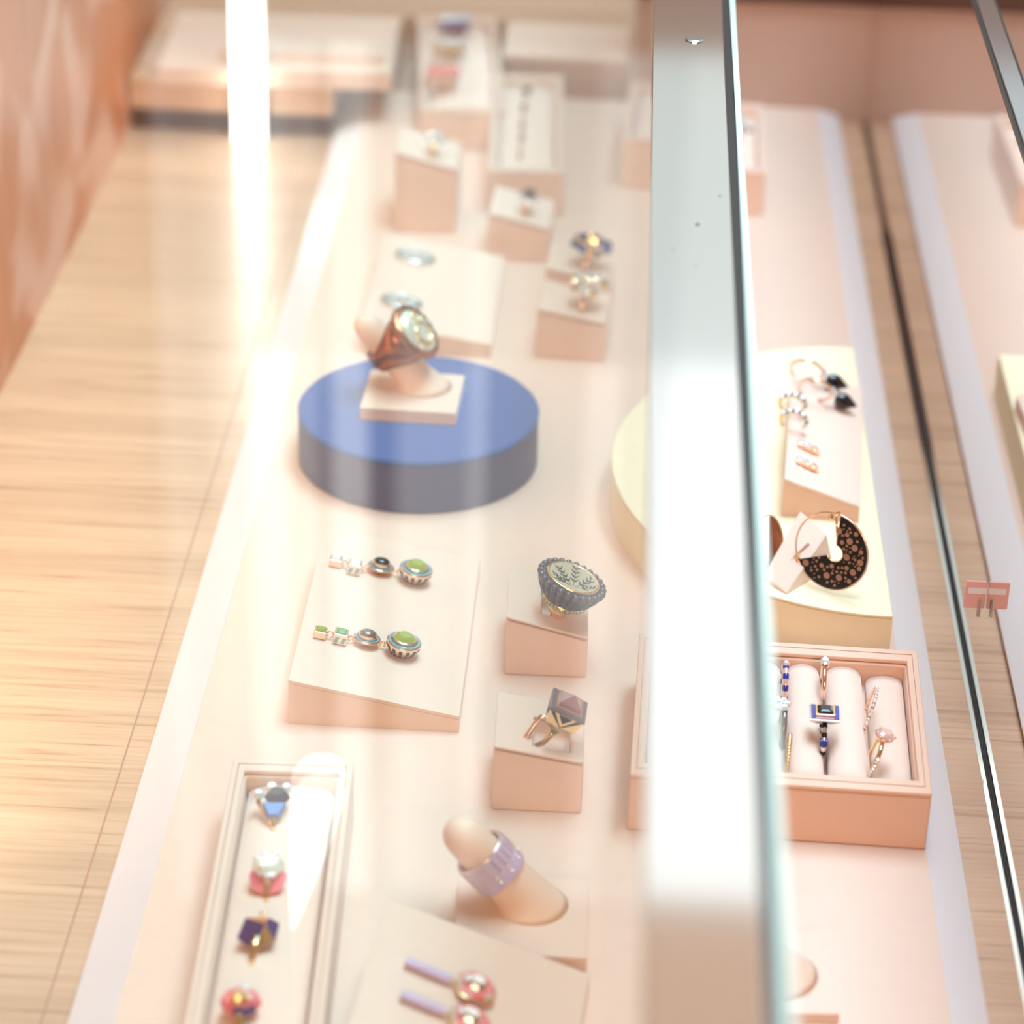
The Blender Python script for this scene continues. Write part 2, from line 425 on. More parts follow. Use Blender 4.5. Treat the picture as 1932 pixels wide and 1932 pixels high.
# mirror panel along the right side
mt_ = thing('mirror_panel', Matrix.Translation((XM, (Y0+YB)/2, 0)), 'tall mirror panel closing the right side of the display case', 'mirror')
hl_ = (YB-Y0)/2
bm = NB(); box(bm, .0005, .006, -hl_-.5, hl_-.001, .0001, HT-.003); out('mirror_glass', bm, 'mirror', mt_)
bm = NB(); box(bm, -.0036, -.0013, -hl_-.5, hl_-.001, 0.0, .0020); out('foot_channel', bm, 'steel', mt_)
bm = NB(); box(bm, -.0012, .0004, -hl_-.5, hl_-.001, 0.0, .0005); out('rubber_seal', bm, 'gasket', mt_)
bm = NB(); box(bm, .006, .0085, -hl_-.5, hl_-.001, 0.0, HT-.003); out('backing', bm, 'gasket', mt_)
rw = .0105
rl = thing('top_rail', Matrix.Translation((XM, (Y0+YB)/2, HT)), 'slim blue-grey polished steel rail along the mirror top edge', 'rail')
bm = NB(); box(bm, -rw/2, rw/2, -hl_-.5, hl_-.001, -.0028, .002); out('bar', bm, 'steel2', rl, bevel=.0006)
bm = NB(); box(bm, -rw/2-.0016, -rw/2-.0001, -hl_-.5, hl_-.001, -.0028, .0004); out('seal', bm, 'gasket', rl)

# steel strip across the counter top
def S(px, py, z): return at(px, py, z)
a0, a1 = S(1232, 0, HT), S(1210, 1932, HT); b0, b1 = S(1362, 0, HT), S(1447, 1932, HT)
def ext(p, q, y): t = (y-p.y)/(q.y-p.y); return p.x+(q.x-p.x)*t
yn, yf = .33, YB-.002
st = thing('steel_strip', Matrix.Translation((0, 0, HT)), 'wide brushed steel strip running across the counter top beside the glass', 'metal strip')
def strip(nm, fa, fb, z0, z1, m_, bev=0.):
    bm = NB(); lo = [(fa(yn), yn, z0), (fb(yn), yn, z0), (fb(yf), yf, z0), (fa(yf), yf, z0)]
    hexa(bm, lo, [(x, y, z1) for x, y, _ in lo]); return out(nm, bm, m_, st, bevel=bev)
fa = lambda y: ext(a0, a1, y)
fb = lambda y: ext(b0, b1, y)
strip('plate', fa, fb, -.004, .0015, 'steel', .0007)
strip('seal', lambda y: fb(y)+.0001, lambda y: fb(y)+.0042, -.006, -.0008, 'gasket')
strip('glass_edge', lambda y: fb(y)+.0043, lambda y: fb(y)+.0078, -.006, .0008, 'gedge', .0005)
# a screw plug, and specks of dirt on the strip
p = at(1310, 75, HT+.0016)
bm = NB(); lathe(bm, [(.0052, 0), (.0052, .0005), (.0046, .0008)], 32, mt=Matrix.Translation(p-Vector((0, 0, HT))))
out('screw_plug', bm, 'steel2', st, smooth=False)
for px, py, r_ in ((1316, 423, .0011), (1358, 369, .0006), (1270, 470, .0004), (1314, 503, .0004)):
    bm = NB(); ball(bm, at(px, py, HT+.0016)-Vector((0, 0, HT)), r_, sz=.3)
    out('speck', bm, 'darkbrown', st)

# top glass over the left part
bm = NB(); lo = [(XL, yn, HT-.006), (fa(yn)-.0003, yn, HT-.006), (fa(yf)-.0003, yf, HT-.006), (XL, yf, HT-.006)]
hexa(bm, lo, [(x, y, HT+.0012) for x, y, _ in lo])
tag(out('top_glass', bm, 'glass'), 'large clear glass pane covering the counter left of the steel strip', 'glass pane')

# ------------------------------------------------------------------ the showroom around the counter
YW, ZC = 3.3, 2.75
bm = NB(); box(bm, -3.2, 3.2, -2.6, YW+.2, -.86, -.80); struct('floor_room', bm, 'floor')
bm = NB(); box(bm, -3.2, 3.2, -2.6, YW+.2, ZC, ZC+.05); struct('ceiling', bm, 'ceil')
bm = NB(); box(bm, -3.25, -3.2, -2.6, YW, -.8, ZC); struct('wall_room_left', bm, 'wall')
bm = NB(); box(bm, 3.2, 3.25, -2.6, YW, -.8, ZC); struct('wall_room_right', bm, 'wall')
bm = NB(); box(bm, -3.2, 3.2, -2.65, -2.6, -.8, ZC); struct('wall_room_rear', bm, 'wall')
def hitz(px, py):
    p_ = at(px, py, HT); d_ = raydir(px, py); return HT+(YW-p_.y)*(-d_.z/d_.y)
WX0, WX1, WZ0, WZS, WZ1 = -.62, 2.6, .95, hitz(1310, 712), hitz(1310, 1730)
print('window', WZS, WZ1)
WX0 = (lambda p_, d_: p_.x+(YW-p_.y)*d_.x/d_.y)(at(330, 900, HT), raydir(330, 900))
bm = NB(); box(bm, -3.2, WX0, YW, YW+.06, -.8, ZC); box(bm, WX1, 3.2, YW, YW+.06, -.8, ZC); box(bm, WX0, WX1, YW, YW+.06, -.8, WZ0); box(bm, WX0, WX1, YW, YW+.06, WZ1, ZC)
struct('wall_window_side', bm, 'wallw')
# unseen window panes, column brightness set to put vertical streaks into the glass haze
cols = [(330, .5), (400, .8), (470, 2.4), (540, 1.4), (598, .5), (622, 2.4), (690, .3), (745, 1.3), (880, 2.2), (912, .9), (1010, 1.0), (1100, 1.9), (1165, 1.0), (1260, 1.25)]
def hitx(px, py):
    p_ = at(px, py, HT); d_ = raydir(px, py); return p_.x+(YW-p_.y)*d_.x/d_.y
xs_ = [hitx(c_, 900) for c_, _ in cols]; WX0 = xs_[0]
for i, (c_, e_) in enumerate(cols):
    x0 = xs_[i]; x1 = xs_[i+1] if i+1 < len(cols) else WX1
    M['day%d' % i] = mat('daylight_window', (0, 0, 0), .5, emit=(1.0, .965, .955), es=e_)  # unseen pane, brightness set for the streaks in the glass haze
    M['low%d' % i] = mat('window_lower_view', (0, 0, 0), .5, emit=(.93, .93, .90), es=.30+e_*.40)
    bm = NB(); box(bm, x0, x1, YW+.03, YW+.035, WZS, WZ1); struct('window_%d' % (2*i+1), bm, 'day%d' % i)
    bm = NB(); box(bm, x0, x1, YW+.03, YW+.035, WZ0, WZS); struct('window_%d' % (2*i+2), bm, 'low%d' % i)
for i, x in enumerate((WX0, .45, 1.2, 2.6)):
    bm = NB(); box(bm, x-.012, x+.012, YW-.02, YW+.029, WZ0, WZ1); struct('trim_%d' % (i+3), bm, 'frame')
tag(out('ceiling_lamp', (lambda b_: (box(b_, -.5, 1.0, 1.0, 2.0, 2.33, 2.36), b_)[1])(NB()), 'lamp'), 'large rectangular lamp panel hanging over the counter', 'lamp')  # unseen glowing panel, added to light the tray from above

g_ = at(612, 1470, HT); YP = g_.y+.62  # glowing cone added to put a white streak into the top glass
def rz_(px, py):
    p_ = at(px, py, HT); d_ = raydir(px, py); k_ = (YP-p_.y)/d_.y; return Vector((p_.x+d_.x*k_, YP, HT-d_.z*k_))
e0, e1 = rz_(608, 1440), rz_(552, 1722)
t = thing('pendant_lamp', Matrix.Translation(e0), 'glowing cone pendant over the counter, seen only as a white reflection in the glass', 'lamp')
bm = NB(); ax_ = e1-e0; rr_ = []
for s_, r_ in ((0, .001), (.03, .013), (.10, .0165), (.35, .0135), (.7, .008), (1, .002)):
    c_ = ax_*s_; rr_.append([bm.verts.new((c_.x+r_*math.cos(2*math.pi*i/24), c_.y+r_*math.sin(2*math.pi*i/24), c_.z)) for i in range(24)])
for k in range(5):
    for i in range(24): bm.faces.new((rr_[k][i], rr_[k][(i+1) % 24], rr_[k+1][(i+1) % 24], rr_[k+1][i]))
bm.faces.new(rr_[0][::-1]); bm.faces.new(rr_[-1]); out('glowing_shade', bm, 'led', t, smooth=True)
bm = NB(); tube(bm, [ax_, ax_+Vector((0, 0, .3)), Vector((ax_.x, ax_.y, ZC-e0.z))], .001, 8); out('cord', bm, 'white', t)

# ================================================================== TRAY
tl0, tl1 = at(660, 175, .004).x, at(125, 1932, .004).x; XTL = (tl0+tl1)/2
XTR = (at(1580, 215, .004).x+at(1863, 1932, .004).x)/2
il = (at(411, 1200, T).x+at(220, 1932, T).x)/2; ir = (at(1750, 1605, T).x+at(1597, 600, T).x+at(1794, 1932, T).x)/3
YTB = at(1515, 216, .004).y
YTB = YTB
bm = NB()
Yn = Y0-.06
lv = [(XTL+.001, XTR-.001, Yn, YTB-.001, .0), (XTL, XTR, Yn, YTB, .004), (il, ir, Yn+.016, YTB-.016, T)]
vs = []
for x0, x1, y0, y1, z in lv: vs += [(x0, y0, z), (x1, y0, z), (x1, y1, z), (x0, y1, z)]
fs = [(0, 3, 2, 1), (8, 9, 10, 11)]
for k in (0, 4):
    for i in range(4): fs.append((k+i, k+(i+1) % 4, k+4+(i+1) % 4, k+4+i))
faces(bm, vs, fs)
tr_ = out('display_tray', bm, 'leather', bevel=.0014, seg=3)
for xo, xi in ((XTL, il), (XTR, ir)):
    bm = NB(); d_ = .0006*(1 if xo > xi else -1)
    hexa(bm, [(xo+d_, Yn+.001, .0035), (xi, Yn+.018, T-.0004), (xi, YTB-.016, T-.0004), (xo+d_, YTB-.0005, .0035)], [(xo+d_, Yn+.001, .0046), (xi-d_*0, Yn+.018, T+.0005), (xi, YTB-.016, T+.0005), (xo+d_, YTB-.0005, .0046)])
    o_ = out('edge_strip', bm, 'lip', tr_); o_['label'] = 'white painted sloping edge'
tag(tr_, 'long pale peach leather display tray with sloped edges on the oak floor', 'tray')

# oak riser at the back left with a pale slab on it
ylf = at(350, 250, 0).y; zr = zfor(at(250, 250, 0), 150)
xr1 = at(640, 245, 0).x
bm = NB()
xr1 = min(xr1, XTL-.002)
_a, _b = at(788, 30, T+.034), at(752, 206, T+.034)
XN0, XN1, YN = min(_a.x, _b.x)-.012, at(935, 32, T+.034).x+.012, _a.y+.008
poly = [(XL+.001, ylf), (xr1, ylf), (xr1, YTB+.012), (XN0, YTB+.012), (XN0, YN), (XN1, YN), (XN1, YTB+.012), (at(1188, 150, .05).x, YTB+.012), (at(1188, 150, .05).x, YB+.5), (XL+.001, YB+.5)]
zrec = zr*.42
hexa(bm, [(x, y, zrec) for x, y in poly], [(x, y, zr) for x, y in poly])
t = thing('oak_riser', Matrix.Identity(4), 'raised oak step at the far end behind the peach tray', 'shelf')
out('step_board', bm, 'oak', t, bevel=.001)
bm = NB(); hexa(bm, [(XL+.001, ylf+.008, 0), (xr1-.004, ylf+.008, 0), (xr1-.004, YTB, 0), (XL+.001, YTB, 0)], [(XL+.001, ylf+.008, zrec), (xr1-.004, ylf+.008, zrec), (xr1-.004, YTB, zrec), (XL+.001, YTB, zrec)]); out('recessed_plinth', bm, 'darkbrown', t)  # shade of the gap under the step put into the dark plinth colour
bm = NB(); poly2 = [(XL+.001, YTB+.001)]+[(xr1, YTB+.001), (xr1, YTB+.0125)]+poly[3:]; hexa(bm, [(x, y, 0) for x, y in poly2], [(x, y, zrec-.0001) for x, y in poly2]); out('rear_plinth', bm, 'oak', t)
b = place(zr, fl=(298, 158), fr=(738, 171), hl=.014, hr=.014, btl=(352, 22))
block(b, 'display_tray', 'pale peach slab tray lying on the oak step at the far end', 'tray', seam=False)
b2 = place(zr+.0141, fl=(415, 112), fr=(725, 122), hl=.007, hr=.007, btl=(440, 40))
block(b2, 'display_pad', 'thin peach pad on top of the slab tray at the far end', 'pad', seam=False)
b3 = place(zr, fl=(948, 112), fr=(1184, 122), hl=.004, hr=.004, btl=(960, 42))
block(b3, 'display_pad', 'blurred peach pad on the oak step right of the farthest ring box', 'pad', seam=False)

# vertical LED column at the far left
p = at(482, 236, zr); p = at(480, 240, 0)
lt = thing('light_column', Matrix.Translation((p.x, ylf-.018, 0)), 'glaring white vertical light bar at the far left of the case', 'lamp')
bm = NB(); box(bm, -.012, .012, -.004, .006, .002, HT-.01); out('diffuser', bm, 'led', lt, bevel=.002)
bm = NB(); box(bm, -.0135, .0135, .0062, .012, 0, HT-.01); out('housing', bm, 'white', lt)
bm = NB(); box(bm, -.0135, .0135, -.005, .0061, 0, .0018); out('foot', bm, 'white', lt)

# ================================================================== BLOCKS
def wearr(*a, **k): return block(*a, **k)
BA = place(T, fl=(545, 1365), fr=(866, 1382), flt=1283, frt=1352, btl=(620, 993))
block(BA, 'wedge_stand', 'wide sloping peach leather wedge carrying two green drop earrings', 'display stand', 'sloping leather wedges', seam=False)
BC1 = place(T, fl=(952, 1273), fr=(1106, 1279), flt=1163, frt=1203, btl=(965, 1062))
block(BC1, 'ring_stand', 'peach leather cube holding the dark scalloped cocktail ring', 'display stand', 'leather ring cubes', slot=(BC1.w*.42, BC1.w*.62, BC1.d*.22, BC1.d*.62))
BC2 = place(T, fl=(928, 1528), fr=(1097, 1535), flt=1407, frt=1438, btl=(941, 1303))
block(BC2, 'ring_stand', 'peach leather cube holding the square pyramid cocktail ring', 'display stand', 'leather ring cubes', slot=(BC2.w*.43, BC2.w*.84, BC2.d*.13, BC2.d*.66))
BE = place(T, fl=(1010, 673), fr=(1140, 683), flt=582, frt=610, btl=(1027, 527))
block(BE, 'ring_stand', 'peach leather cube holding a blurred pale stone ring, right of the blue disc', 'display stand', 'leather ring cubes')
BE2 = place(T, fl=(1026, 592), fr=(1148, 600), flt=505, frt=534, btl=(1037, 452))
block(BE2, 'ring_stand', 'peach leather cube with a dark stone ring, just behind the pale ring cube', 'display stand', 'leather ring cubes')
BF = place(T, fl=(920, 488), fr=(1034, 495), flt=401, frt=431, btl=(933, 349))
block(BF, 'ring_stand', 'blurred peach leather cube in front of the low box with a dark chain', 'display stand', 'leather ring cubes', pad='suede')
BG = place(T, fl=(745, 436), fr=(860, 441), flt=287, frt=320, btl=(757, 238))
block(BG, 'ring_stand', 'tall blurred peach leather block behind the wedge with two oval links', 'display stand', 'leather ring cubes', pad='suede')
BD = place(T, fl=(684, 664), fr=(926, 676), flt=604, frt=650, btl=(745, 441))
block(BD, 'wedge_stand', 'blurred sloping peach wedge with two oval openwork links, behind the blue disc', 'display stand', 'sloping leather wedges', seam=False, pad='suede')
BW = place(T, btl=(731, 1695), btr=(1113, 1838), hl=.040, hr=.010, depth=.15)
block(BW, 'wedge_stand', 'sloping peach wedge at the bottom with two lilac stick earrings', 'display stand', 'sloping leather wedges', seam=False)

# ---- round plinths
c0 = at(790, 767, T+.036); HD = .036
# radius so that the top ellipse is 455 px wide
rd = (at(1017, 767, T+HD)-at(563, 767, T+HD)).length/2
hb = T+zfor(Vector((c0.x, c0.y-rd, T)), 0)*0
t = thing('round_plinth', Matrix.Translation((c0.x, c0.y, T)), 'round blue suede plinth carrying the finger stand with the bronze ring', 'plinth')
bm = NB(); lathe(bm, [(rd-.001, 0), (rd, .001), (rd, HD-.004)], 128); out('side_wall', bm, 'navy', t, smooth=False)
bm = NB(); lathe(bm, [(rd, HD-.0038), (rd+.0003, HD-.0015), (rd-.0012, HD)], 128); out('top_pad', bm, 'blue', t)
# half-round cream plinth under the strip
Hc = .030; zc = T+Hc
pR0, pR1 = at(1606, 655, zc), at(1690, 1163, zc); xr = (pR0.x+pR1.x)/2; yc = (pR0.y+pR1.y)/2; rr = (pR0.y-pR1.y)/2
print('half disc r', rr, 'left px', proj((xr-rr, yc, zc)), 'r blue', rd)
t = thing('half_round_plinth', Matrix.Translation((xr, yc, T)), 'half-round cream felt plinth passing under the steel strip', 'plinth')
pts = [(-rr*.90*math.sin(math.pi*i/72), rr*math.cos(math.pi*i/72)) for i in range(73)]
lp = pts[::1]
bm = NB(); hexa(bm, [(x, y, 0) for x, y in lp], [(x, y, Hc-.002) for x, y in lp]); out('side_wall', bm, 'cream', t)
bm = NB(); hexa(bm, [(x, y, Hc-.0018) for x, y in lp], [(x, y, Hc) for x, y in lp]); out('top_pad', bm, 'cream', t, bevel=.0006)

BB = place(zc, fl=(1474, 974), fr=(1619, 986), flt=903, frt=955, btl=(1470, 683))
block(BB, 'wedge_stand', 'small sloping pink wedge with hoops and studs on the cream plinth', 'display stand', 'sloping leather wedges', seam=False, body='pink', pad='suede')

# ---- finger stands
def finger(name_label, bl, foot, tip, r_base, r_mid, label):
    t = block(bl, 'finger_stand', label, 'display stand', 'finger ring stands', seam=False, cap=.0015)
    inv = bl.m.inverted()
    a = inv @ bl.hit(*foot)
    zt = a.z+.001
    # finger leans to the left in its own x-z plane
    lo, hi = .0, .12
    base_w = bl.m @ a
    best = None
    for i in range(0, 140):
        for j in range(0, 100):
            p = bl.m @ Vector((a.x-j*.001, a.y, a.z+i*.001)); q = proj(p); e = (q[0]-tip[0])**2+(q[1]-tip[1])**2
            if best is None or e < best[0]: best = (e, Vector((a.x-j*.001, a.y, a.z+i*.001)))
    tipv = best[1]; ax = tipv-Vector((a.x, a.y, a.z))
    bm = NB(); K = 26; n = 36; rings = []
    L_ = ax.length; d = ax.normalized(); u = Vector((0, 1, 0)); v = d.cross(u)
    for k in range(K+1):
        s = k/K if k < 20 else 1-(1-20/K)*(1-(k-20)/(K-20))**1.8
        flare = max(0, 1-s/.22)
        rad = r_mid*(1.10-.36*s)+(r_base-r_mid*1.1)*flare**2
        if s > .84: rad *= math.sqrt(max(0.0004, 1-((s-.84)/.16)**2))
        c = Vector((a.x, a.y, a.z))+ax*s
        # near the foot the section turns level
        k_ = min(1, s/.25); vv = v.lerp(Vector((1, 0, 0)) if v.x > 0 else Vector((-1, 0, 0)), 1-k_).normalized()
        ring = []
        for i in range(n):
            an = 2*math.pi*i/n; q = c+vv*rad*math.cos(an)+u*rad*math.sin(an)
            if q.z < a.z: q.z = a.z
            ring.append(bm.verts.new(q))
        rings.append(ring)
    for k in range(K):
        for i in range(n): bm.faces.new((rings[k][i], rings[k][(i+1) % n], rings[k+1][(i+1) % n], rings[k+1][i]))
    bm.faces.new(rings[0][::-1]); bm.faces.new(rings[-1])
    out('finger', bm, 'finger', t, smooth=True)
    W = bl.m.to_3x3()
    return bl.m @ Vector((a.x, a.y, a.z)), W @ ax, W @ u
BS1 = place(T+HD, fl=(679, 792), fr=(860, 803), flt=769, frt=780, btl=(702, 697))
f1 = finger('a', BS1, (800, 728), (676, 597), .0175, .0108, 'peach finger-shaped ring stand on the blue disc')
BS2 = place(T, fl=(852, 1822), fr=(1106, 1834), hl=.008, hr=.008, btl=(897, 1648))
f2 = finger('b', BS2, (1003, 1705), (846, 1550), .0175, .0120, 'peach finger-shaped ring stand wearing the lilac ring')
BS3 = place(T, fl=(1310, 1922), fr=(1583, 1932), flt=1908, frt=1913, btl=(1330, 1752))
f3 = finger('c', BS3, (1464, 1838), (1300, 1680), .020, .0125, 'finger stand mostly hidden behind the steel strip at the bottom right')
def ring_frame(f, s, spin=0.):
    foot, ax, u = f; d = ax.normalized(); side = u.normalized(); up = side.cross(d)   # up: facing right and upward
    if up.x < 0: up = -up
    m_ = Matrix((( side.x, d.x, up.x, 0), (side.y, d.y, up.y, 0), (side.z, d.z, up.z, 0), (0, 0, 0, 1)))
    m_ = Matrix.Translation(foot+ax*s) @ m_ @ Matrix.Rotation(spin, 4, 'Y')
    return m_

# bronze cocktail ring on the blue disc's finger
mtx = ring_frame(f1, .53, R(-16)) @ Matrix.Scale(1.1, 4)
t = thing('cocktail_ring', mtx, 'large bronze cocktail ring with a pale stone on the finger above the blue disc', 'ring')
bm = NB()
# domed saddle: band wide below, widening into the head
seg = 48; prof = []
rows = []
for i in range(seg):
    a = 2*math.pi*i/seg; up_ = math.sin(a)
    hw = .0065+.0075*max(0, up_)**1.5; ri = .0108; ro = .0125+.0078*max(0, up_)**2
    row = []
    for (yy, rr_) in ((-hw*.9, ri), (-hw, (ri+ro)/2), (-hw*.62, ro), (0, ro+.001), (hw*.62, ro), (hw, (ri+ro)/2), (hw*.9, ri)):
        row.append(bm.verts.new((rr_*math.cos(a), yy, rr_*math.sin(a))))
    rows.append(row)
for i in range(seg):
    A_, B_ = rows[i], rows[(i+1) % seg]
    for k in range(7): bm.faces.new((A_[k], B_[k], B_[(k+1) % 7], A_[(k+1) % 7]))
out('band', bm, 'bronze', t, smooth=True)
hz = .0185
bm = NB(); lathe(bm, [(.009, -.004), (.0145, .001), (.0155, .0035), (.0150, .005)], 48, 1.0, 1.12, (0, 0, hz), mod=lambda a, z: 1+.035*math.cos(18*a)); out('head_rim', bm, 'bronze', t, smooth=True)
bm = NB(); lathe(bm, [(.0120, .0045), (.0118, .0062), (.009, .0078), (.004, .0086)], 40, 1, 1.12, (0, 0, hz)); hd = out('inlay', bm, 'pearl', t, smooth=False)
bm = NB(); tube(bm, circ(.0062, 32, 'xy', (-.001, -.003, hz+.0083), sx=1, sy=1), .0009, 8, True); tube(bm, circ(.0034, 24, 'xy', (.004, .006, hz+.0083)), .0008, 8, True); out('gold_motif', bm, 'gold', t, smooth=True)

# lilac ring
mtx = ring_frame(f2, .50, R(-28))
t = thing('band_ring', mtx, 'wide lilac enamel band ring with gold lines on the finger stand', 'ring')
bm = NB(); RI, RO, HW = .0118, .0138, .0082
lathe(bm, [(RI, -HW), (RO-.0004, -HW), (RO, -HW+.0006), (RO, HW-.0006), (RO-.0004, HW), (RI, HW), (RI, -HW)], 72, mt=Matrix.Rotation(R(90), 4, 'X'), cap0=False, cap1=False); out('band', bm, 'lilac', t, smooth=False)
for sgn in (1, -1):
    bm = NB(); tube(bm, [(x, sgn*HW, z) for x, _, z in circ((RI+RO)/2, 72, 'xz')], .0008, 8, True); out('edge', bm, 'rgold', t, smooth=True)
bm = NB()
for k in range(22):
    an = 2*math.pi*k/22; m_ = Matrix.Rotation(an, 4, 'Y')
    box(bm, -.0003, .0003, -.0005, HW-.001, RO-.0002, RO+.00022, mt=m_)
    ball(bm, m_ @ Vector((0, -.0018, RO)), .00055)
    if k % 2: ball(bm, m_ @ Vector((0, -.0045, RO)), .0008)
out('gold_lines', bm, 'gold', t)
bm = NB()
for k in range(40):
    an = 2*math.pi*k/40; gem(bm, .0006, .0004, 8, c=((RI+.001)*math.cos(an), HW+.0005, (RI+.001)*math.sin(an)))
out('pave_stones', bm, 'diamond', t)

# ================================================================== scalloped ring on cube
mtx = BC1.frame(1050, 1160) @ Matrix.Rotation(R(5), 4, 'Y') @ Matrix.Scale(1.12, 4)
t = thing('cocktail_ring', mtx, 'oval cocktail ring with fluted dark grey rim and engraved leaf disc', 'ring')
g = .001
bm = NB()
NF = 26; hh = .0115
def flute(a, z): return 1+.13*(abs(math.cos(NF*a/2))**.7-.6)
lathe(bm, [(.0105, hh-.001), (.0128, hh+.001), (.0152, hh+.005), (.0166, hh+.0088), (.0163, hh+.0102), (.0140, hh+.0106)], NF*8, 1.0, 1.0, mod=flute)
out('fluted_rim', bm, 'grey', t, smooth=True)
bm = NB()
lathe(bm, [(.0135, hh+.0100), (.0138, hh+.0112), (.0128, hh+.0117), (.0124, hh+.0112)], 72); out('gold_bezel', bm, 'gold', t, smooth=True)
bm = NB(); lathe(bm, [(.0124, hh+.0106), (.0124, hh+.0113)], 72); out('engraved_disc', bm, 'pgold', t)
bm = NB()
def leaf(x, y, a, l, wd, mi=0):
    d = Vector((math.cos(a), math.sin(a), 0)); n_ = Vector((-d.y, d.x, 0)); c = Vector((x, y, hh+.01135)); up = Vector((0, 0, .00035))
    ps = [c, c+d*l*.35+n_*wd, c+d*l, c+d*l*.35-n_*wd]
    hexa(bm, ps, [q+up*.6 for q in ps], mi)
for sx_, sy_l, a0_, L_ in ((-.002, -.009, 2.55, .010), (-.001, -.009, 2.0, .015), (0, -.009, 1.5, .019), (.001, -.009, 1.0, .016), (.002, -.009, .5, .010)):
    tube(bm, [(sx_, sy_l, hh+.0114), (sx_+math.cos(a0_)*L_, sy_l+math.sin(a0_)*L_, hh+.0114)], .00012, 4)
    for k in range(4):
        s = (k+1.2)/4.6; x = sx_+math.cos(a0_)*L_*s; y = sy_l+math.sin(a0_)*L_*s
        for sg in (1, -1):
            if math.hypot(x+math.cos(a0_+sg*.7)*.0035, y+math.sin(a0_+sg*.7)*.0035) < .0118: leaf(x, y, a0_+sg*.62, .0038, .00048)
out('leaf_engraving', bm, 'leafm', t)
bm = NB()
for k in range(NF):
    a = 2*math.pi*(k+.0)/NF; ball(bm, (.0160*math.cos(a), .0160*math.sin(a), hh+.0092), .0020, n=10)
out('rim_beads', bm, 'bead', t, smooth=True)
bm = NB(); lathe(bm, [(.0075, hh-.0058), (.0112, hh-.0022), (.0116, hh-.0010), (.0105, hh-.0006)], 60); out('gallery', bm, 'gold', t, smooth=True)
bm = NB()
for k in range(34):
    a = 2*math.pi*k/34; m_ = Matrix.Rotation(a, 4, 'Z') @ Matrix.Translation((.0113, 0, hh-.0019)) @ Matrix.Rotation(R(65), 4, 'Y')
    gem(bm, .00082, .0006, 8, mt=m_)
out('pave_band', bm, 'emerald', t)
bm = NB()
sec = []
for k, (z, a, b_) in enumerate(((hh-.0055, .0074, .0070), (hh-.009, .0050, .0058), (.000, .0030, .0045), (-.006, .0022, .004))): sec.append((z, a, b_))
rg = []
for z, a, b_ in sec: rg.append([bm.verts.new((a*math.cos(2*math.pi*i/24), b_*math.sin(2*math.pi*i/24), z)) for i in range(24)])
for k in range(3):
    for i in range(24): bm.faces.new((rg[k][i], rg[k][(i+1) % 24], rg[k+1][(i+1) % 24], rg[k+1][i]))
bm.faces.new(rg[0]); bm.faces.new(rg[-1])
out('shank', bm, 'gold', t, smooth=True)

# ================================================================== pyramid ring
mtx = BC2.frame(1036, 1400) @ Matrix.Rotation(R(14), 4, 'Y') @ Matrix.Rotation(R(-4), 4, 'Z') @ Matrix.Scale(1.08, 4)
t = thing('cocktail_ring', mtx, 'square cocktail ring with pink pyramid stone and black chevrons on gold', 'ring')
h0 = .009; a_ = .0085
def sq(s, z, dy=0): return [(-s, -s+dy, z), (s, -s+dy, z), (s, s+dy, z), (-s, s+dy, z)]
dyh = .002
bm = NB(); hexa(bm, sq(.0032, h0-.001, dyh), sq(a_*.86, h0+.0035, dyh)); hexa(bm, sq(a_*.861, h0+.0035, dyh), sq(a_, h0+.0108, dyh)); out('head', bm, 'gold', t)
bm = NB(); hexa(bm, sq(a_+.0006, h0+.0109, dyh), sq(a_+.0003, h0+.0128, dyh)); out('plum_frame', bm, 'plum', t, bevel=.0003)
bm = NB(); hexa(bm, sq(a_*.78, h0+.0128, dyh), sq(a_*.76, h0+.0136, dyh)); out('rose_bezel', bm, 'rgold', t)
bm = NB(); hexa(bm, sq(a_*.66, h0+.0136, dyh), sq(a_*.62, h0+.015, dyh)); s_ = a_*.62
faces(bm, sq(s_, h0+.0150, dyh)+[(0, dyh, h0+.0185)], [(0, 1, 4), (1, 2, 4), (2, 3, 4), (3, 0, 4)]); out('pyramid_stone', bm, 'amethyst', t)
bm = NB()   # black chevrons inlaid on the four sides
for q in range(4):
    Rq = Matrix.Translation((0, dyh, 0)) @ Matrix.Rotation(q*math.pi/2, 4, 'Z')
    def P_(u, v):      # u across -1..1, v down 0..1 on the side face
        z = h0+.0106-v*.0105
        s = a_+(a_*.86-a_)*min(1, v/.69) if v < .69 else a_*.86+(.0032-a_*.86)*(v-.69)/.31
        return Rq @ Vector((u*a_*.92, -s-.0001, z))
    def chev(o1, th):
        for sg in (1, -1):
            ps = [P_(sg*o1, .0), P_(sg*(o1-th), .0), P_(0, (o1-th)*.95), P_(0, min(.98, o1*.95))]
            nv = Rq.to_3x3() @ Vector((0, -.00025, 0))
            hexa(bm, ps, [p_+nv for p_ in ps])
    chev(.98, .26); 
    ps = [P_(-.42, .04), P_(.42, .04), P_(0, .42)]; nv = Rq.to_3x3() @ Vector((0, -.00025, 0)); hexa(bm, ps, [p_+nv for p_ in ps])
out('black_chevrons', bm, 'black', t)
bm = NB(); lathe(bm, [(.0016, h0-.0046), (.0030, h0-.0012), (.0034, h0-.0008)], 24, c=(0, dyh, 0)); out('green_collar', bm, 'green', t, smooth=True)
bm = NB(); tube(bm, circ(.0098, 48, 'xz', (-.0088, 0, -.001), a0=-40, a1=150)[:], .0013, 10); 
bm.free(); bm = NB(); tube(bm, [(.0, dyh, h0-.003), (-.0008, dyh, .002), (-.002, dyh, -.003), (-.004, dyh, -.006)], [.0014, .0014, .0014, .0014], 12); out('shank', bm, 'gold', t, smooth=True)
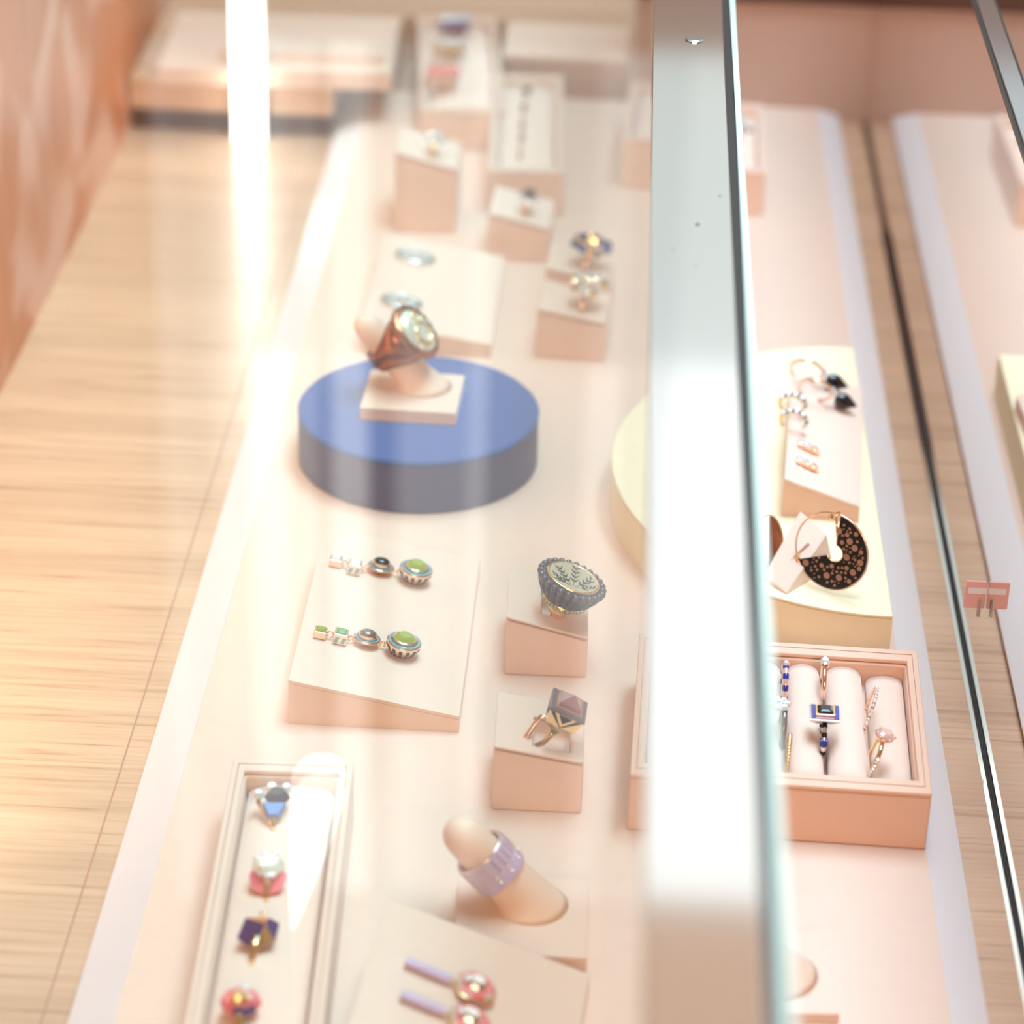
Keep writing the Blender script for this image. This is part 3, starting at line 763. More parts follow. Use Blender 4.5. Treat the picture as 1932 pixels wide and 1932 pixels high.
bm = NB(); tube(bm, [(-.0045, .004, h0+.001), (-.0085, .004, h0-.001), (-.0095, .003, .004), (-.0105, .0, -.001), (-.0115, -.001, -.006)], .0013, 12); out('shank', bm, 'rgold', t, smooth=True)

# ================================================================== drop earrings on wedge A
def drop(pts, label, variant):
    base = BA.frame(*pts[0]); t = thing('drop_earring', base, label, 'earring', 'green drop earrings')
    inv = base.inverted(); L = [inv @ BA.hit(*p) for p in pts]
    (x1, y1, _), (x2, y2, _), (x3, y3, _), (x4, y4, _) = L
    # square stone
    def sqel(x, y, s, h, nm, gm):
        e = bm_ = NB(); box(bm_, x-s, x+s, y-s, y+s, .0004, h); o_ = out(nm, bm_, 'rgold', t, bevel=.0005)
        bm_ = NB(); stepgem(bm_, s*.78, s*.78, .0012, (x, y, h)); out('square_stone', bm_, gm, o_); return o_
    gm = 'peridot' if variant else 'diamond'
    sqel(x1, y1, .0034, .0048, 'square_setting', gm)
    o2 = sqel(x2, y2, .0038, .0068, 'square_setting', 'emerald' if variant else 'diamond')
    bm = NB()
    for k in range(2):
        u = x2-.0022+k*.0038; ps = [(u-.0013, y2-.00385, .0015), (u+.0007, y2-.00385, .0015), (u+.0017, y2-.00385, .0050), (u-.0003, y2-.00385, .0050)]
        hexa(bm, ps, [(a, b_-.0002, c) for a, b_, c in ps])
    out('teal_inlay', bm, 'teal', o2)
    # oval
    bm = NB(); lathe(bm, [(.0038, .0003), (.0066, .0028), (.0076, .0040), (.0074, .0046)], 48, 1, .82, (x3, y3, 0)); o3 = out('oval_setting', bm, 'rgold', t, smooth=True)
    bm = NB(); lathe(bm, [(.0067, .00455), (.0066, .0050), (.0056, .0050), (.0055, .0045)], 48, 1, .82, (x3, y3, 0)); out('teal_rim', bm, 'teal', o3)
    bm = NB(); lathe(bm, [(.0052, .0045), (.0052, .0072), (.0047, .0076)], 40, 1, .80, (x3, y3, 0)); out('bezel', bm, 'rgold', o3, smooth=False)
    bm = NB(); lathe(bm, [(.0045, .0074), (.0040, .0084), (.0022, .0090), (.0008, .0092)], 32, 1, .80, (x3, y3, 0)); out('cabochon', bm, 'smoky' if variant else 'onyx', o3, smooth=True)
    # big round
    bm = NB(); lathe(bm, [(.0056, .0002), (.0080, .0034), (.0092, .0062), (.0096, .0078), (.0094, .0086)], 56, 1, .95, (x4, y4, 0)); o4 = out('round_setting', bm, 'rgold', t, smooth=True)
    bm = NB(); lathe(bm, [(.0090, .0085), (.0089, .0091), (.0074, .0091), (.0073, .0084)], 72, 1, .95, (x4, y4, 0), mod=lambda a, z: 1+.02*math.cos(22*a)); out('teal_rim', bm, 'teal', o4)
    bm = NB()
    for k in range(14):
        a0_ = 2*math.pi*(k+.1)/14; a1_ = 2*math.pi*(k+.55)/14
        lo = []; hi = []
        for (r_, z) in ((.0062, .0010), (.0093, .0064)):
            for a in (a0_, a1_):
                lo.append((x4+r_*math.cos(a), y4+.95*r_*math.sin(a), z)); rr_ = r_+.0004; hi.append((x4+rr_*math.cos(a), y4+.95*rr_*math.sin(a), z))
        order = (0, 1, 3, 2); hexa(bm, [lo[i] for i in order], [hi[i] for i in order])
    out('black_inlay', bm, 'black', o4)
    bm = NB(); lathe(bm, [(.0068, .0086), (.0068, .0102), (.0062, .0106)], 48, 1, .92, (x4, y4, 0)); out('bezel', bm, 'rgold', o4)
    bm = NB(); gem(bm, .0060, .0026, 14, 1, .90, (x4, y4, .0104), deep=.3); out('round_stone', bm, 'peridot', o4)
    for (xa, ya, ra), (xb, yb, rb) in (((x1, y1, .0034), (x2, y2, .0038)), ((x2, y2, .0038), (x3, y3, .0075)), ((x3, y3, .0075), (x4, y4, .0095))):
        bm = NB(); d = Vector((xb-xa, yb-ya, 0)); l_ = d.length; d.normalize(); p0 = Vector((xa, ya, .0030))+d*(ra-.0006); p1 = Vector((xb, yb, .0030))-d*(rb-.0006)
        mid = (p0+p1)/2; r_ = max(.0009, (p1-p0).length*.34)
        tube(bm, [mid+d*r_*math.cos(R(a))+Vector((0, 0, r_*math.sin(R(a)))) for a in range(0, 360, 24)], .0004, 6, True)
        tube(bm, [p0, mid, p1], .0004, 6); out('link', bm, 'rgold', t)
drop([(603, 1201), (641, 1211), (690, 1216), (757, 1234)], 'green drop earring, the nearer one, lying across the wide wedge', 1)
drop([(632, 1066), (667, 1080), (716, 1080), (780, 1096)], 'green drop earring, the farther one, glinting white across the wide wedge', 0)

# ================================================================== oval links on wedge D
for (px, py), lab in (((782, 488), 'pale oval openwork earring on the far wedge, farther of two'), ((757, 573), 'pale oval openwork earring on the far wedge, nearer of two')):
    t = thing('oval_earring', BD.frame(px, py), lab, 'earring', 'oval openwork earrings')
    bm = NB(); tube(bm, circ(.0135, 40, 'xy', (0, 0, .0016), sx=1, sy=.72), .0012, 8, True); out('outer_loop', bm, 'silver', t, smooth=True)
    bm = NB()
    for k in range(12):
        a = 2*math.pi*k/12; gem(bm, .0023, .0015, 10, c=(.0092*math.cos(a), .0062*math.sin(a), .0018))
    out('stones', bm, 'diamond', t)
    bm = NB()
    for k in range(12):
        a = 2*math.pi*(k+.5)/12; gem(bm, .0016, .0013, 8, c=(.0115*math.cos(a), .0084*math.sin(a), .0020))
    out('green_stones', bm, 'teal', t)

# ================================================================== cluster rings on back cubes
def cluster(blk, px, py, label, mats, n=9, r_=.011, lift=.006, gr=.0032):
    t = thing('cluster_ring', blk.frame(px, py) @ Matrix.Rotation(R(8), 4, 'Y') @ Matrix.Scale(1.35, 4), label, 'ring')
    bm = NB(); tube(bm, circ(.0085, 36, 'yz', (0, 0, .0002), a0=0, a1=180), .0014, 8); out('band', bm, 'rgold', t, smooth=True)
    for q, m_ in enumerate(mats):
        bm = NB()
        for k in range(n):
            if k % len(mats) != q: continue
            a = 2*math.pi*k/n; rad = r_*(.55+.45*((k*37) % 10)/10)
            gem(bm, gr*(.75+.5*((k*53) % 10)/10), gr*.8, 9, c=(rad*math.cos(a), rad*.7*math.sin(a), .0085+lift*((k*29) % 10)/12), deep=.8)
        if q == 0: gem(bm, gr*1.2, gr, 10, c=(0, 0, .0085+lift), deep=1.4)
        out({'diamond': 'white_stones', 'silver': 'silver_petals', 'grey': 'grey_stones', 'royal': 'blue_stones', 'gold': 'gold_petals', 'smoky': 'brown_stones', 'emerald': 'green_stones', 'coral': 'coral_stones'}[m_], bm, m_, t)
    return t
cluster(BE, 1097, 576, 'sparkling pale cluster ring on the cube right of the blue disc', ['diamond', 'gold'], 11, .010)
cluster(BE2, 1102, 499, 'dark and gold cluster ring on the rear one of the paired cubes', ['gold', 'grey', 'royal'], 12, .0105)
def simple_ring(mtx, label, band='gold', head='smoky', r_=.0085):
    mtx = mtx @ Matrix.Scale(1.35, 4)
    t = thing('stone_ring', mtx, label, 'ring')
    bm = NB(); tube(bm, circ(r_, 36, 'yz', (0, 0, .0005), a0=0, a1=180), .0012, 8); out('band', bm, band, t, smooth=True)
    bm = NB(); gem(bm, .0042, .0028, 12, c=(0, 0, r_+.0022)); out('stone', bm, head, t)
    bm = NB()
    for k in range(6): gem(bm, .0016, .0012, 8, c=(.0052*math.cos(k*1.047), .0052*math.sin(k*1.047), r_+.0008))
    out('side_stones', bm, 'diamond', t)
simple_ring(BF.frame(990, 400), 'small brown stone ring on the cube before the low chain box', 'rgold', 'smoky')
simple_ring(BG.frame(814, 290), 'small gold ring with a pale stone on the tall far block', 'gold', 'diamond')

# ================================================================== ring boxes
def ring_box(b, label, side, fb, group='leather ring boxes', floor=None, body='leather'):
    t = thing('ring_box', b.m, label, 'ring box', group)
    h = b.hl; fl_ = floor if floor is not None else h-.012
    bm = NB(); pocket_mesh(bm, b.w, b.d, lambda x: 0, lambda x: h-.003, (side, b.w-side, fb, b.d-fb, fl_)); out('box_body', bm, body, t, bevel=.0014, seg=3)
    bm = NB()   # padded rim, a frame
    g = .0008
    V = lambda x0, x1, y0, y1, z: [(x0, y0, z), (x1, y0, z), (x1, y1, z), (x0, y1, z)]
    o_ = V(0, b.w, 0, b.d, h-.0028)+V(side-g, b.w-side+g, fb-g, b.d-fb+g, h-.0028)+V(0.0, b.w, 0.0, b.d, h)+V(side-g, b.w-side+g, fb-g, b.d-fb+g, h)
    fs = []
    for i in range(4):
        j = (i+1) % 4; fs += [(i, j, 4+j, 4+i), (8+i, 12+i, 12+j, 8+j), (i, 8+i, 8+j, j), (4+i, 4+j, 12+j, 12+i)]
    faces(bm, o_, fs); out('rim', bm, body, t, bevel=.001, seg=3)
    m2 = side*.45; m3 = fb*.45
    bm = NB(); tube(bm, [(m2, m3, h+.0001), (b.w-m2, m3, h+.0001), (b.w-m2, b.d-m3, h+.0001), (m2, b.d-m3, h+.0001)], .00025, 6, True); out('rim_seam', bm, 'seam', t)
    return t
def roll(t, x0, x1, y0, y1, z0, z1, m_='suede'):
    bm = NB(); K = 20; n = 12; w_ = (x1-x0)/2; xc = (x0+x1)/2; rows = []
    for k in range(n+1):
        y = y0+(y1-y0)*k/n; e = min(1, min(k, n-k)/1.0+.82)
        row = [bm.verts.new((xc-w_*math.cos(math.pi*i/K)*1.0, y, z0+(z1-z0)*e*math.sin(math.pi*i/K)**.55)) for i in range(K+1)]
        rows.append(row)
    for k in range(n):
        for i in range(K): bm.faces.new((rows[k][i], rows[k][i+1], rows[k+1][i+1], rows[k+1][i]))
        bm.faces.new((rows[k][0], rows[k+1][0], rows[k+1][-1], rows[k][-1]))
    bm.faces.new(rows[0]); bm.faces.new(rows[-1][::-1])
    return out('cushion_roll', bm, m_, t, smooth=True)
# the big ring box at the right
BR = place(T, fl=(1182, 1566), fr=(1746, 1604), hl=.034, hr=.034, btl=(1206, 1196))
BR = place(T, fl=(1182, 1566), fr=(1746, 1604), hl=.034, hr=.034, depth=(at(1716, 1219, T+.034)-at(1757, 1489, T+.034)).length)
print('ring box', BR.w, BR.d, 'cube', BC1.w, BC1.d, BC1.hl, BC1.hr, 'wedge', BA.w, BA.d, BA.hl, BA.hr)
t = ring_box(BR, 'big peach leather ring box with padded rolls, under the steel strip', .007, .012, floor=.016, body='pink')
inv = BR.m.inverted()
def lx(px, py, dz=-.006): return (inv @ at(px, py, T+.034+dz)).x
s1, s2, s3, e3 = lx(1481, 1350), lx(1556, 1350), lx(1637, 1350), BR.w-.0072
pit = s2-s1; zf = .0162; y0_, y1_ = .0125, BR.d-.0125
roll(t, s3+.0012, e3, y0_, y1_, zf, .0262)
roll(t, s2+.001, s3-.001, y0_, y1_, zf, .0312); roll(t, s1+.001, s2-.001, y0_, y1_, zf, .0312)
x = s1-.001
while x-pit > .008:
    roll(t, x-pit+.002, x, y0_, y1_, zf, .0312); x -= pit
if x > .012: roll(t, .0075, x, y0_, y1_, zf, .0312)

def slot_frame(px, py, tilt=0., rz=0.):
    """ring standing in a slot, plane along the slot; the pixel marks the ring's top"""
    p = at(px, py, T+.0425); return Matrix.Translation((p.x, p.y, T+.0315)) @ BR.m.to_3x3().to_4x4() @ Matrix.Rotation(rz, 4, 'Z') @ Matrix.Rotation(tilt, 4, 'Y')
def band_arc(t, r_, m_, th=.0010, mi=0, name='band', c=.0, a0=-8, a1=188, seg=44, twist=None):
    bm = NB(); tube(bm, circ(r_, seg, 'yz', (0, 0, c), a0=a0, a1=a1), th, 8, mi=(twist or 0)); return out(name, bm, m_, t, smooth=True)
# rings: slot 2
t = thing('solitaire_ring', slot_frame(1556, 1256), 'rose gold solitaire ring with clear diamond at the back of the middle slot', 'ring')
band_arc(t, .0105, 'rgold', .0012, a0=-20, a1=200)
bm = NB(); lathe(bm, [(.0012, .0095), (.0024, .0118)], 12); out('setting', bm, 'rgold', t)
bm = NB(); gem(bm, .0028, .0018, 14, c=(0, 0, .0135)); gem(bm, .0016, .0012, 8, c=(0, .0028, .0135)); out('diamond', bm, 'diamond', t)
t = thing('stone_ring', slot_frame(1556, 1352), 'blue enamel ring with a rectangular dark stone in the middle slot', 'ring')
bm = NB(); tube(bm, circ(.0112, 60, 'yz', (0, 0, -.001), a0=-30, a1=210), .0015, 8, mi=lambda k: k//3 % 2); out('band', bm, ['black', 'silver'], t, smooth=True)
bm = NB(); hexa(bm, [(-.004, -.003, .0085), (.004, -.003, .0085), (.004, .003, .0085), (-.004, .003, .0085)], [(-.0074, -.0068, .012), (.0074, -.0068, .012), (.0074, .0068, .012), (-.0074, .0068, .012)]); out('basket', bm, 'smoky', t)
bm = NB(); box(bm, -.0078, .0078, -.0072, .0072, .0121, .0134); out('outer_frame', bm, 'silver', t, bevel=.0003)
bm = NB(); box(bm, -.0071, .0071, -.0065, .0065, .01345, .0139); out('blue_enamel_rim', bm, 'royal', t)
bm = NB(); box(bm, -.0050, .0050, -.0046, .0046, .01395, .0152); out('inner_bezel', bm, 'gold', t, bevel=.0003)
bm = NB(); stepgem(bm, .0041, .0038, .0014, (0, 0, .0152)); out('rectangular_stone', bm, 'onyx', t)
bm = NB(); box(bm, -.0022, .0022, -.0125, -.0095, .0005, .0045); out('shoulder', bm, 'royal', t, bevel=.0005)
# slot 3 (right): an open pave hoop ring leaning, and a round stone ring
t = thing('pave_ring', slot_frame(1643, 1306, R(14), R(-6)), 'thin rose gold ring with a row of tiny diamonds, in the rightmost slot', 'ring')
band_arc(t, .0118, 'rgold', .0009, a0=-35, a1=215)
bm = NB()
for k in range(16):
    a = R(20+k*11.5); p = Matrix.Rotation(a-R(90), 4, 'X') @ Matrix.Translation((0, 0, .0126)); gem(bm, .0010, .0007, 8, mt=p)
out('pave_stones', bm, 'diamond', t)
t = thing('stone_ring', slot_frame(1652, 1394, R(18), R(-4)), 'rose gold ring with a large round blush stone in the rightmost slot', 'ring')
band_arc(t, .0112, 'gold', .0012, a0=-30, a1=210)
bm = NB(); lathe(bm, [(.0015, .0100), (.0048, .0135), (.0050, .0142)], 28); out('bezel', bm, 'rgold', t, smooth=True)
bm = NB(); gem(bm, .0050, .0022, 16, c=(0, 0, .0146)); out('round_stone', bm, 'morg', t)
bm = NB()
for k in range(6): a = 2*math.pi*k/6; ball(bm, (.0050*math.cos(a), .0050*math.sin(a), .0150), .0008)
out('prongs', bm, 'rgold', t)
bm = NB()
for k in range(7): a = R(150+k*9); gem(bm, .0009, .0007, 8, mt=Matrix.Rotation(a-R(90), 4, 'X') @ Matrix.Translation((0, 0, .0123)))
out('band_stones', bm, 'diamond', t)
# slot 1 (left, beside the strip)
t = thing('striped_ring', slot_frame(1483, 1256), 'ring striped in navy and pink at the back of the slot beside the strip', 'ring')
bm = NB(); tube(bm, circ(.0110, 48, 'yz', (0, 0, -.0005), a0=-30, a1=210), .0018, 8, mi=lambda k: (k//3) % 2); out('band', bm, ['royal', 'morg'], t, smooth=True)
bm = NB(); gem(bm, .0018, .0014, 8, c=(0, 0, .0122)); out('stone', bm, 'diamond', t)
t = thing('flower_ring', slot_frame(1480, 1338), 'dark band ring with a white flower cluster half hidden by the strip', 'ring')
band_arc(t, .0118, 'smoky', .0017, a0=-30, a1=210)
bm = NB()
for k in range(7): a = 2*math.pi*k/7; gem(bm, .0022, .0016, 8, c=(-.0030+.0042*math.cos(a), .0042*math.sin(a), .0138))
gem(bm, .002, .002, 8, c=(-.003, 0, .0145)); out('flower_stones', bm, 'diamond', t)
t = thing('rope_ring', slot_frame(1490, 1395, 0, R(-3)), 'gold beaded rope ring at the front of the slot beside the strip', 'ring')
band_arc(t, .0108, 'gold', .0010, a0=-30, a1=210)
bm = NB()
for k in range(30): a = R(-25+k*8.2); ball(bm, (0, .0115*math.cos(a), .0115*math.sin(a)), .0012, n=8)
out('beads', bm, 'gold', t, smooth=True)

# ---- narrow ring box bottom left
BL = place(T, btl=(440, 1430), btr=(668, 1437), hl=.034, hr=.034, depth=.27)
t = ring_box(BL, 'long narrow peach ring box with four colourful rings, bottom left', .0075, .011, floor=.018)
roll(t, .0085, BL.w-.0085, .0120, BL.d-.0120, .0182, .0290)
inv = BL.m.inverted()
def bl_frame(px, py, z=.030, rz=0., ry=0.):
    p = at(px, py, T+z); return Matrix.Translation((p.x, p.y, T+.0283)) @ BL.m.to_3x3().to_4x4() @ Matrix.Rotation(rz, 4, 'Z') @ Matrix.Rotation(ry, 4, 'Y')
def shank(t, m_='gold'):
    bm = NB(); sec = [((0, -.0035, .0062), .0034), ((0, -.008, .0045), .0020), ((0, -.0125, .0015), .0012), ((0, -.0150, .0), .0010)]
    tube(bm, [a for a, b_ in sec], [b_ for a, b_ in sec], 12); out('shank', bm, m_, t, smooth=True)
t = thing('cocktail_ring', bl_frame(519, 1520, .033), 'ring with blue enamel point and grey stones, farthest in the narrow box', 'ring')
bm = NB(); hexa(bm, [(-.0025, -.010, .004), (.0025, -.010, .004), (.0055, -.004, .006), (-.0055, -.004, .006)], [(-.002, -.0102, .007), (.002, -.0102, .007), (.0055, -.004, .0095), (-.0055, -.004, .0095)]); out('blue_point', bm, 'azure', t)
bm = NB(); gem(bm, .0062, .004, 8, c=(.001, .0015, .0085), deep=.8); out('grey_stone', bm, 'grey', t)
bm = NB(); gem(bm, .0030, .0024, 8, c=(-.0082, .002, .009)); gem(bm, .0034, .0024, 8, c=(-.002, .0062, .0105)); gem(bm, .003, .0024, 8, c=(.0052, .006, .0105)); out('side_stones', bm, 'diamond', t)
bm = NB(); tube(bm, [(-.0085, .0015, .006), (-.003, -.008, .0035), (0, -.0125, .001)], .0012, 8); out('gold_arm', bm, 'gold', t, smooth=True)
shank(t)
t = thing('cocktail_ring', bl_frame(507, 1645, .035), 'ring with pale stone cluster over a coral pointed setting in the narrow box', 'ring')
bm = NB(); lathe(bm, [(.0016, -.004), (.0045, .002), (.0088, .0070), (.0090, .0080)], 8, mt=Matrix.Rotation(R(32), 4, 'X')); out('coral_setting', bm, 'coral', t)
bm = NB(); gem(bm, .0078, .0036, 12, c=(0, .0, .010), deep=.8); out('pale_stone', bm, 'pearl', t)
bm = NB()
for k, (x, y) in enumerate(((-.006, .002), (-.002, .006), (.003, .006), (-.003, -.004), (.0, -.007), (.0022, -.0068))): gem(bm, .0017, .0014, 8, c=(x, y, .0125-.001*(k > 3)*3))
out('small_stones', bm, 'diamond', t)
shank(t)
t = thing('cocktail_ring', bl_frame(487, 1758, .036, R(-8)), 'faceted violet and gold ring, third from the far end of the narrow box', 'ring')
bm = NB()
V_ = [(-.0088, -.004, .006), (-.0002, -.0085, .003), (.0085, -.003, .006), (.0085, .006, .009), (-.0078, .0075, .009), (-.006, .0015, .0135), (.0035, -.001, .0135), (.004, .005, .0125), (0, .001, 0)]
fs_ = [((0, 1, 5), 0), ((1, 6, 5), 0), ((1, 2, 6), 1), ((2, 3, 7, 6), 0), ((3, 4, 7), 1), ((4, 5, 6, 7), 1), ((4, 0, 5), 0), ((0, 8, 1), 0), ((1, 8, 2), 0), ((2, 8, 3), 0), ((3, 8, 4), 0), ((4, 8, 0), 0)]
vv = [bm.verts.new(p) for p in V_]
for f_, mi in fs_: bm.faces.new([vv[i] for i in f_]).material_index = mi
out('faceted_head', bm, ['violet', 'gold'], t)
bm = NB(); ball(bm, (.001, .0055, .0140), .0014); out('gold_bead', bm, 'rgold', t, smooth=True)
shank(t)
t = thing('cocktail_ring', bl_frame(454, 1888, .036), 'coral ring with violet panels and gold centre, nearest in the narrow box', 'ring')
bm = NB(); lathe(bm, [(.003, 0), (.0082, .004), (.0092, .007), (.0080, .0095)], 10, 1, .9, mi=lambda k, i: (0 if i % 5 in (0, 1, 4) else 1)); out('coral_head', bm, ['coral', 'violet'], t)
bm = NB(); gem(bm, .0045, .003, 10, c=(-.0005, -.002, .0105), deep=.6); out('gold_stone', bm, 'gold', t)
bm = NB(); gem(bm, .0018, .0014, 8, c=(.0042, -.0015, .0110)); box(bm, .001, .0028, .003, .0085, .0096, .0108); out('white_stones', bm, 'diamond', t)
shank(t)

# ---- lilac stick earrings on the bottom wedge
def stick(p0, p1, hd, label):
    base = BW.frame(*p0); inv = base.inverted(); a, b_, h = [inv @ BW.hit(*p) for p in (p0, p1, hd)]
    t = thing('stick_earring', base, label, 'earring', 'lilac stick earrings')
    bm = NB(); up = Vector((0, 0, .0026)); tube(bm, [a+up, b_+up], .0022, 14); out('lilac_stick', bm, 'lilac', t, bevel=.0005)
    bm = NB(); tube(bm, [b_+up, b_.lerp(h, .35)+up], .0009, 8); ball(bm, b_.lerp(h, .2)+up, .0015); out('gold_link', bm, 'gold', t)
    hz_ = Vector((h.x, h.y, 0))
    bm = NB(); lathe(bm, [(.004, .0003), (.0088, .0030), (.0092, .0050), (.0075, .0068)], 20, 1, .95, hz_, mi=lambda k, i: (0, 0, 0, 1, 1, 2, 2, 0, 0, 3, 3, 3, 1, 1, 1, 0, 0, 3, 3, 0)[i]); hd_ = out('enamel_disc', bm, ['coral', 'blush', 'royal', 'pearl'], t)
    bm = NB(); gem(bm, .0052, .0024, 9, c=(h.x, h.y, .0070), deep=.1); out('grey_stone', bm, 'silver', hd_)
    bm = NB(); gem(bm, .0024, .0016, 8, c=(h.x-.0045, h.y-.001, .0080), deep=.1); out('white_stone', bm, 'diamond', hd_)
    bm = NB(); tube(bm, circ(.0093, 30, 'xy', (h.x, h.y, .0040), sy=.95), .0005, 6, True); out('gold_rim', bm, 'gold', hd_)
stick((762, 1822), (848, 1858), (891, 1876), 'lilac stick earring with coral and blue disc, upper of the two')
stick((752, 1884), (836, 1918), (880, 1938), 'lilac stick earring with coral and blue disc, cut by the bottom edge')

# ---- blurred boxes at the back
def back_box(btl, btr, ftl, label, hh_, insert=True, side=.006, fb=.010):
    A, B = at(*btl, T+hh_), at(*btr, T+hh_); d = (at(*ftl, T+hh_)-A).length
    b = place(T, btl=btl, btr=btr, hl=hh_, hr=hh_, depth=d)
    return b, ring_box(b, label, side, fb, floor=hh_-.012)
BH, t = back_box((788, 30), (935, 32), (752, 206), 'blurred narrow ring box farthest back left of centre', .034)
roll(t, .008, BH.w-.008, .012, BH.d-.012, .0225, .030)
BI, t = back_box((930, 138), (1062, 142), (897, 320), 'blurred narrow box holding a small dark chain, right of the farthest ring box', .036)
roll(t, .008, BI.w-.008, .012, BI.d-.012, .0245, .032)
BJ, t = back_box((1192, 152), (1330, 160), (1182, 262), 'blurred ring box partly hidden by the left edge of the steel strip', .040)
for k in range(2):
    wj = (BJ.w-.016)/2; roll(t, .008+k*wj, .008+(k+1)*wj-.001, .012, BJ.d-.012, .0285, .036)
BK, t = back_box((1318, 190), (1440, 196), (1323, 318), 'blurred pink ring box right of the steel strip, far back', .036)
# cross-wise rolls in the right one
for k in range(4):
    dk = (BK.d-.024)/4; o_ = roll(t, 0, dk-.001, 0, BK.w-.014, .0245, .0320)
    o_.matrix_local = Matrix.Translation((BK.w-.007, .012+k*dk, 0)) @ Matrix.Rotation(R(90), 4, 'Z')
def back_ring(b, px, py, label, mats, z=.033):
    p = at(px, py, T+z); m_ = Matrix.Translation((p.x, p.y, T+z-.001)) @ b.m.to_3x3().to_4x4() @ Matrix.Scale(1.4, 4)
    t = thing('cluster_ring', m_, label, 'ring')
    bm = NB(); tube(bm, [(0, 0, .002), (0, -.008, .001), (0, -.016, 0)], [.003, .0018, .001], 8); out('shank', bm, 'rgold', t)
    for q, mm in enumerate(mats):
        bm = NB()
        for k in range(3): gem(bm, .0045, .003, 8, c=(-.006+.006*k+(q-.5)*.002, (q-.5)*.008, .006+.002*q))
        out(['stones', 'petals', 'points'][q], bm, mm, t)
back_ring(BH, 858, 62, 'blurred violet and white ring, farthest in the far narrow box', ['violet', 'diamond'])
back_ring(BH, 848, 108, 'blurred gold and white ring in the middle of the far narrow box', ['gold', 'diamond', ])
back_ring(BH, 834, 164, 'blurred coral ring nearest in the far narrow box', ['rgold', 'coral'])
p0 = at(993, 175, T+.034); t = thing('chain_bracelet', Matrix.Translation((p0.x, p0.y, T+.0325)) @ BI.m.to_3x3().to_4x4(), 'blurred thin dark chain with beads lying in the low box', 'bracelet')
inv = t.matrix_world.inverted() if False else (Matrix.Translation((p0.x, p0.y, T+.0325)) @ BI.m.to_3x3().to_4x4()).inverted()
for (px, py, r_) in ((994, 174, .0045), (988, 205, .0032), (985, 240, .0026), (984, 262, .0026), (981, 298, .002)):
    q = inv @ at(px, py, T+.034); bm = NB(); ball(bm, (q.x, q.y, .0015+r_*.6), r_, sz=.6); out('bead', bm, 'smoky', t, smooth=True)
bm = NB(); tube(bm, [tuple(inv @ at(px, py, T+.0345)) for px, py in ((994, 174), (988, 205), (985, 240), (984, 262), (981, 298))], .0008, 6); out('chain', bm, 'rgold', t)
p = at(1398, 240, T+.036); t = thing('stone_ring', Matrix.Translation((p.x, p.y, T+.030)), 'blurred ring with a white stone in the pink box right of the strip', 'ring')
bm = NB(); tube(bm, circ(.0075, 24, 'xz', a0=0, a1=180), .0014, 8); out('band', bm, 'smoky', t); bm = NB(); gem(bm, .0055, .004, 10, c=(0, 0, .0095)); out('stone', bm, 'diamond', t)

# ================================================================== on the cream plinth
# slanted white card block with a spotted hoop
def blk_frame(px, py, z): return at(px, py, z)
# prism: ridge-like easel block, long axis from lower left to upper right
q = [at(1510, 963, zc+.030), at(1560, 1008, zc+.022), at(1484, 1119, zc+.001), at(1440, 1085, zc+.004)]
t = thing('earring_block', Matrix.Translation(at(1500, 1080, zc)), 'white leather easel block leaning on the cream plinth, holding the spotted hoop', 'display stand')
o0 = at(1500, 1080, zc)
n_ = (q[1]-q[0]).cross(q[2]-q[0]).normalized();
if n_.z < 0: n_ = -n_
lo = [v-o0 for v in q]
foot = [Vector((v.x-o0.x, v.y-o0.y, 0)) for v in q]
foot[0] += Vector((.0, .004, 0)); foot[1] += Vector((.006, .004, 0))
for v in lo: v.z = max(v.z, .0012)
bm = NB(); hexa(bm, foot, lo); out('wedge_body', bm, 'suede', t, bevel=.0008)
ma, mb = lo[0].lerp(lo[1], .62), lo[2].lerp(lo[3], .05)
nn = (lo[1]-lo[0]).cross(lo[2]-lo[0]).normalized(); nn = nn if nn.z > 0 else -nn
bm = NB(); sA = lo[0].lerp(lo[3], .28).lerp(lo[1].lerp(lo[2], .28), .72)+nn*.0004; sB = lo[0].lerp(lo[3], .62).lerp(lo[1].lerp(lo[2], .62), .55)+nn*.0004
tube(bm, [sA, sB], .0009, 8); out('post_slit', bm, 'seam', t)
# hoop: a wire circle with a black disc crescent carrying bronze dots
hc = at(1570, 1040, zc+.030)
vx = (at(1606, 1040, hc.z)-at(1534, 1040, hc.z))
rH = .0205
# disc plane: normal towards the camera's left
Xd = Vector((.62, -.38, 0)).normalized(); Zd = Vector((0, 0, 1)); Nd = Xd.cross(Zd)
lean = Matrix.Rotation(R(-8), 4, Xd)
mH = Matrix.Translation(hc) @ lean @ Matrix(((Xd.x, Zd.x, Nd.x, 0), (Xd.y, Zd.y, Nd.y, 0), (Xd.z, Zd.z, Nd.z, 0), (0, 0, 0, 1)))
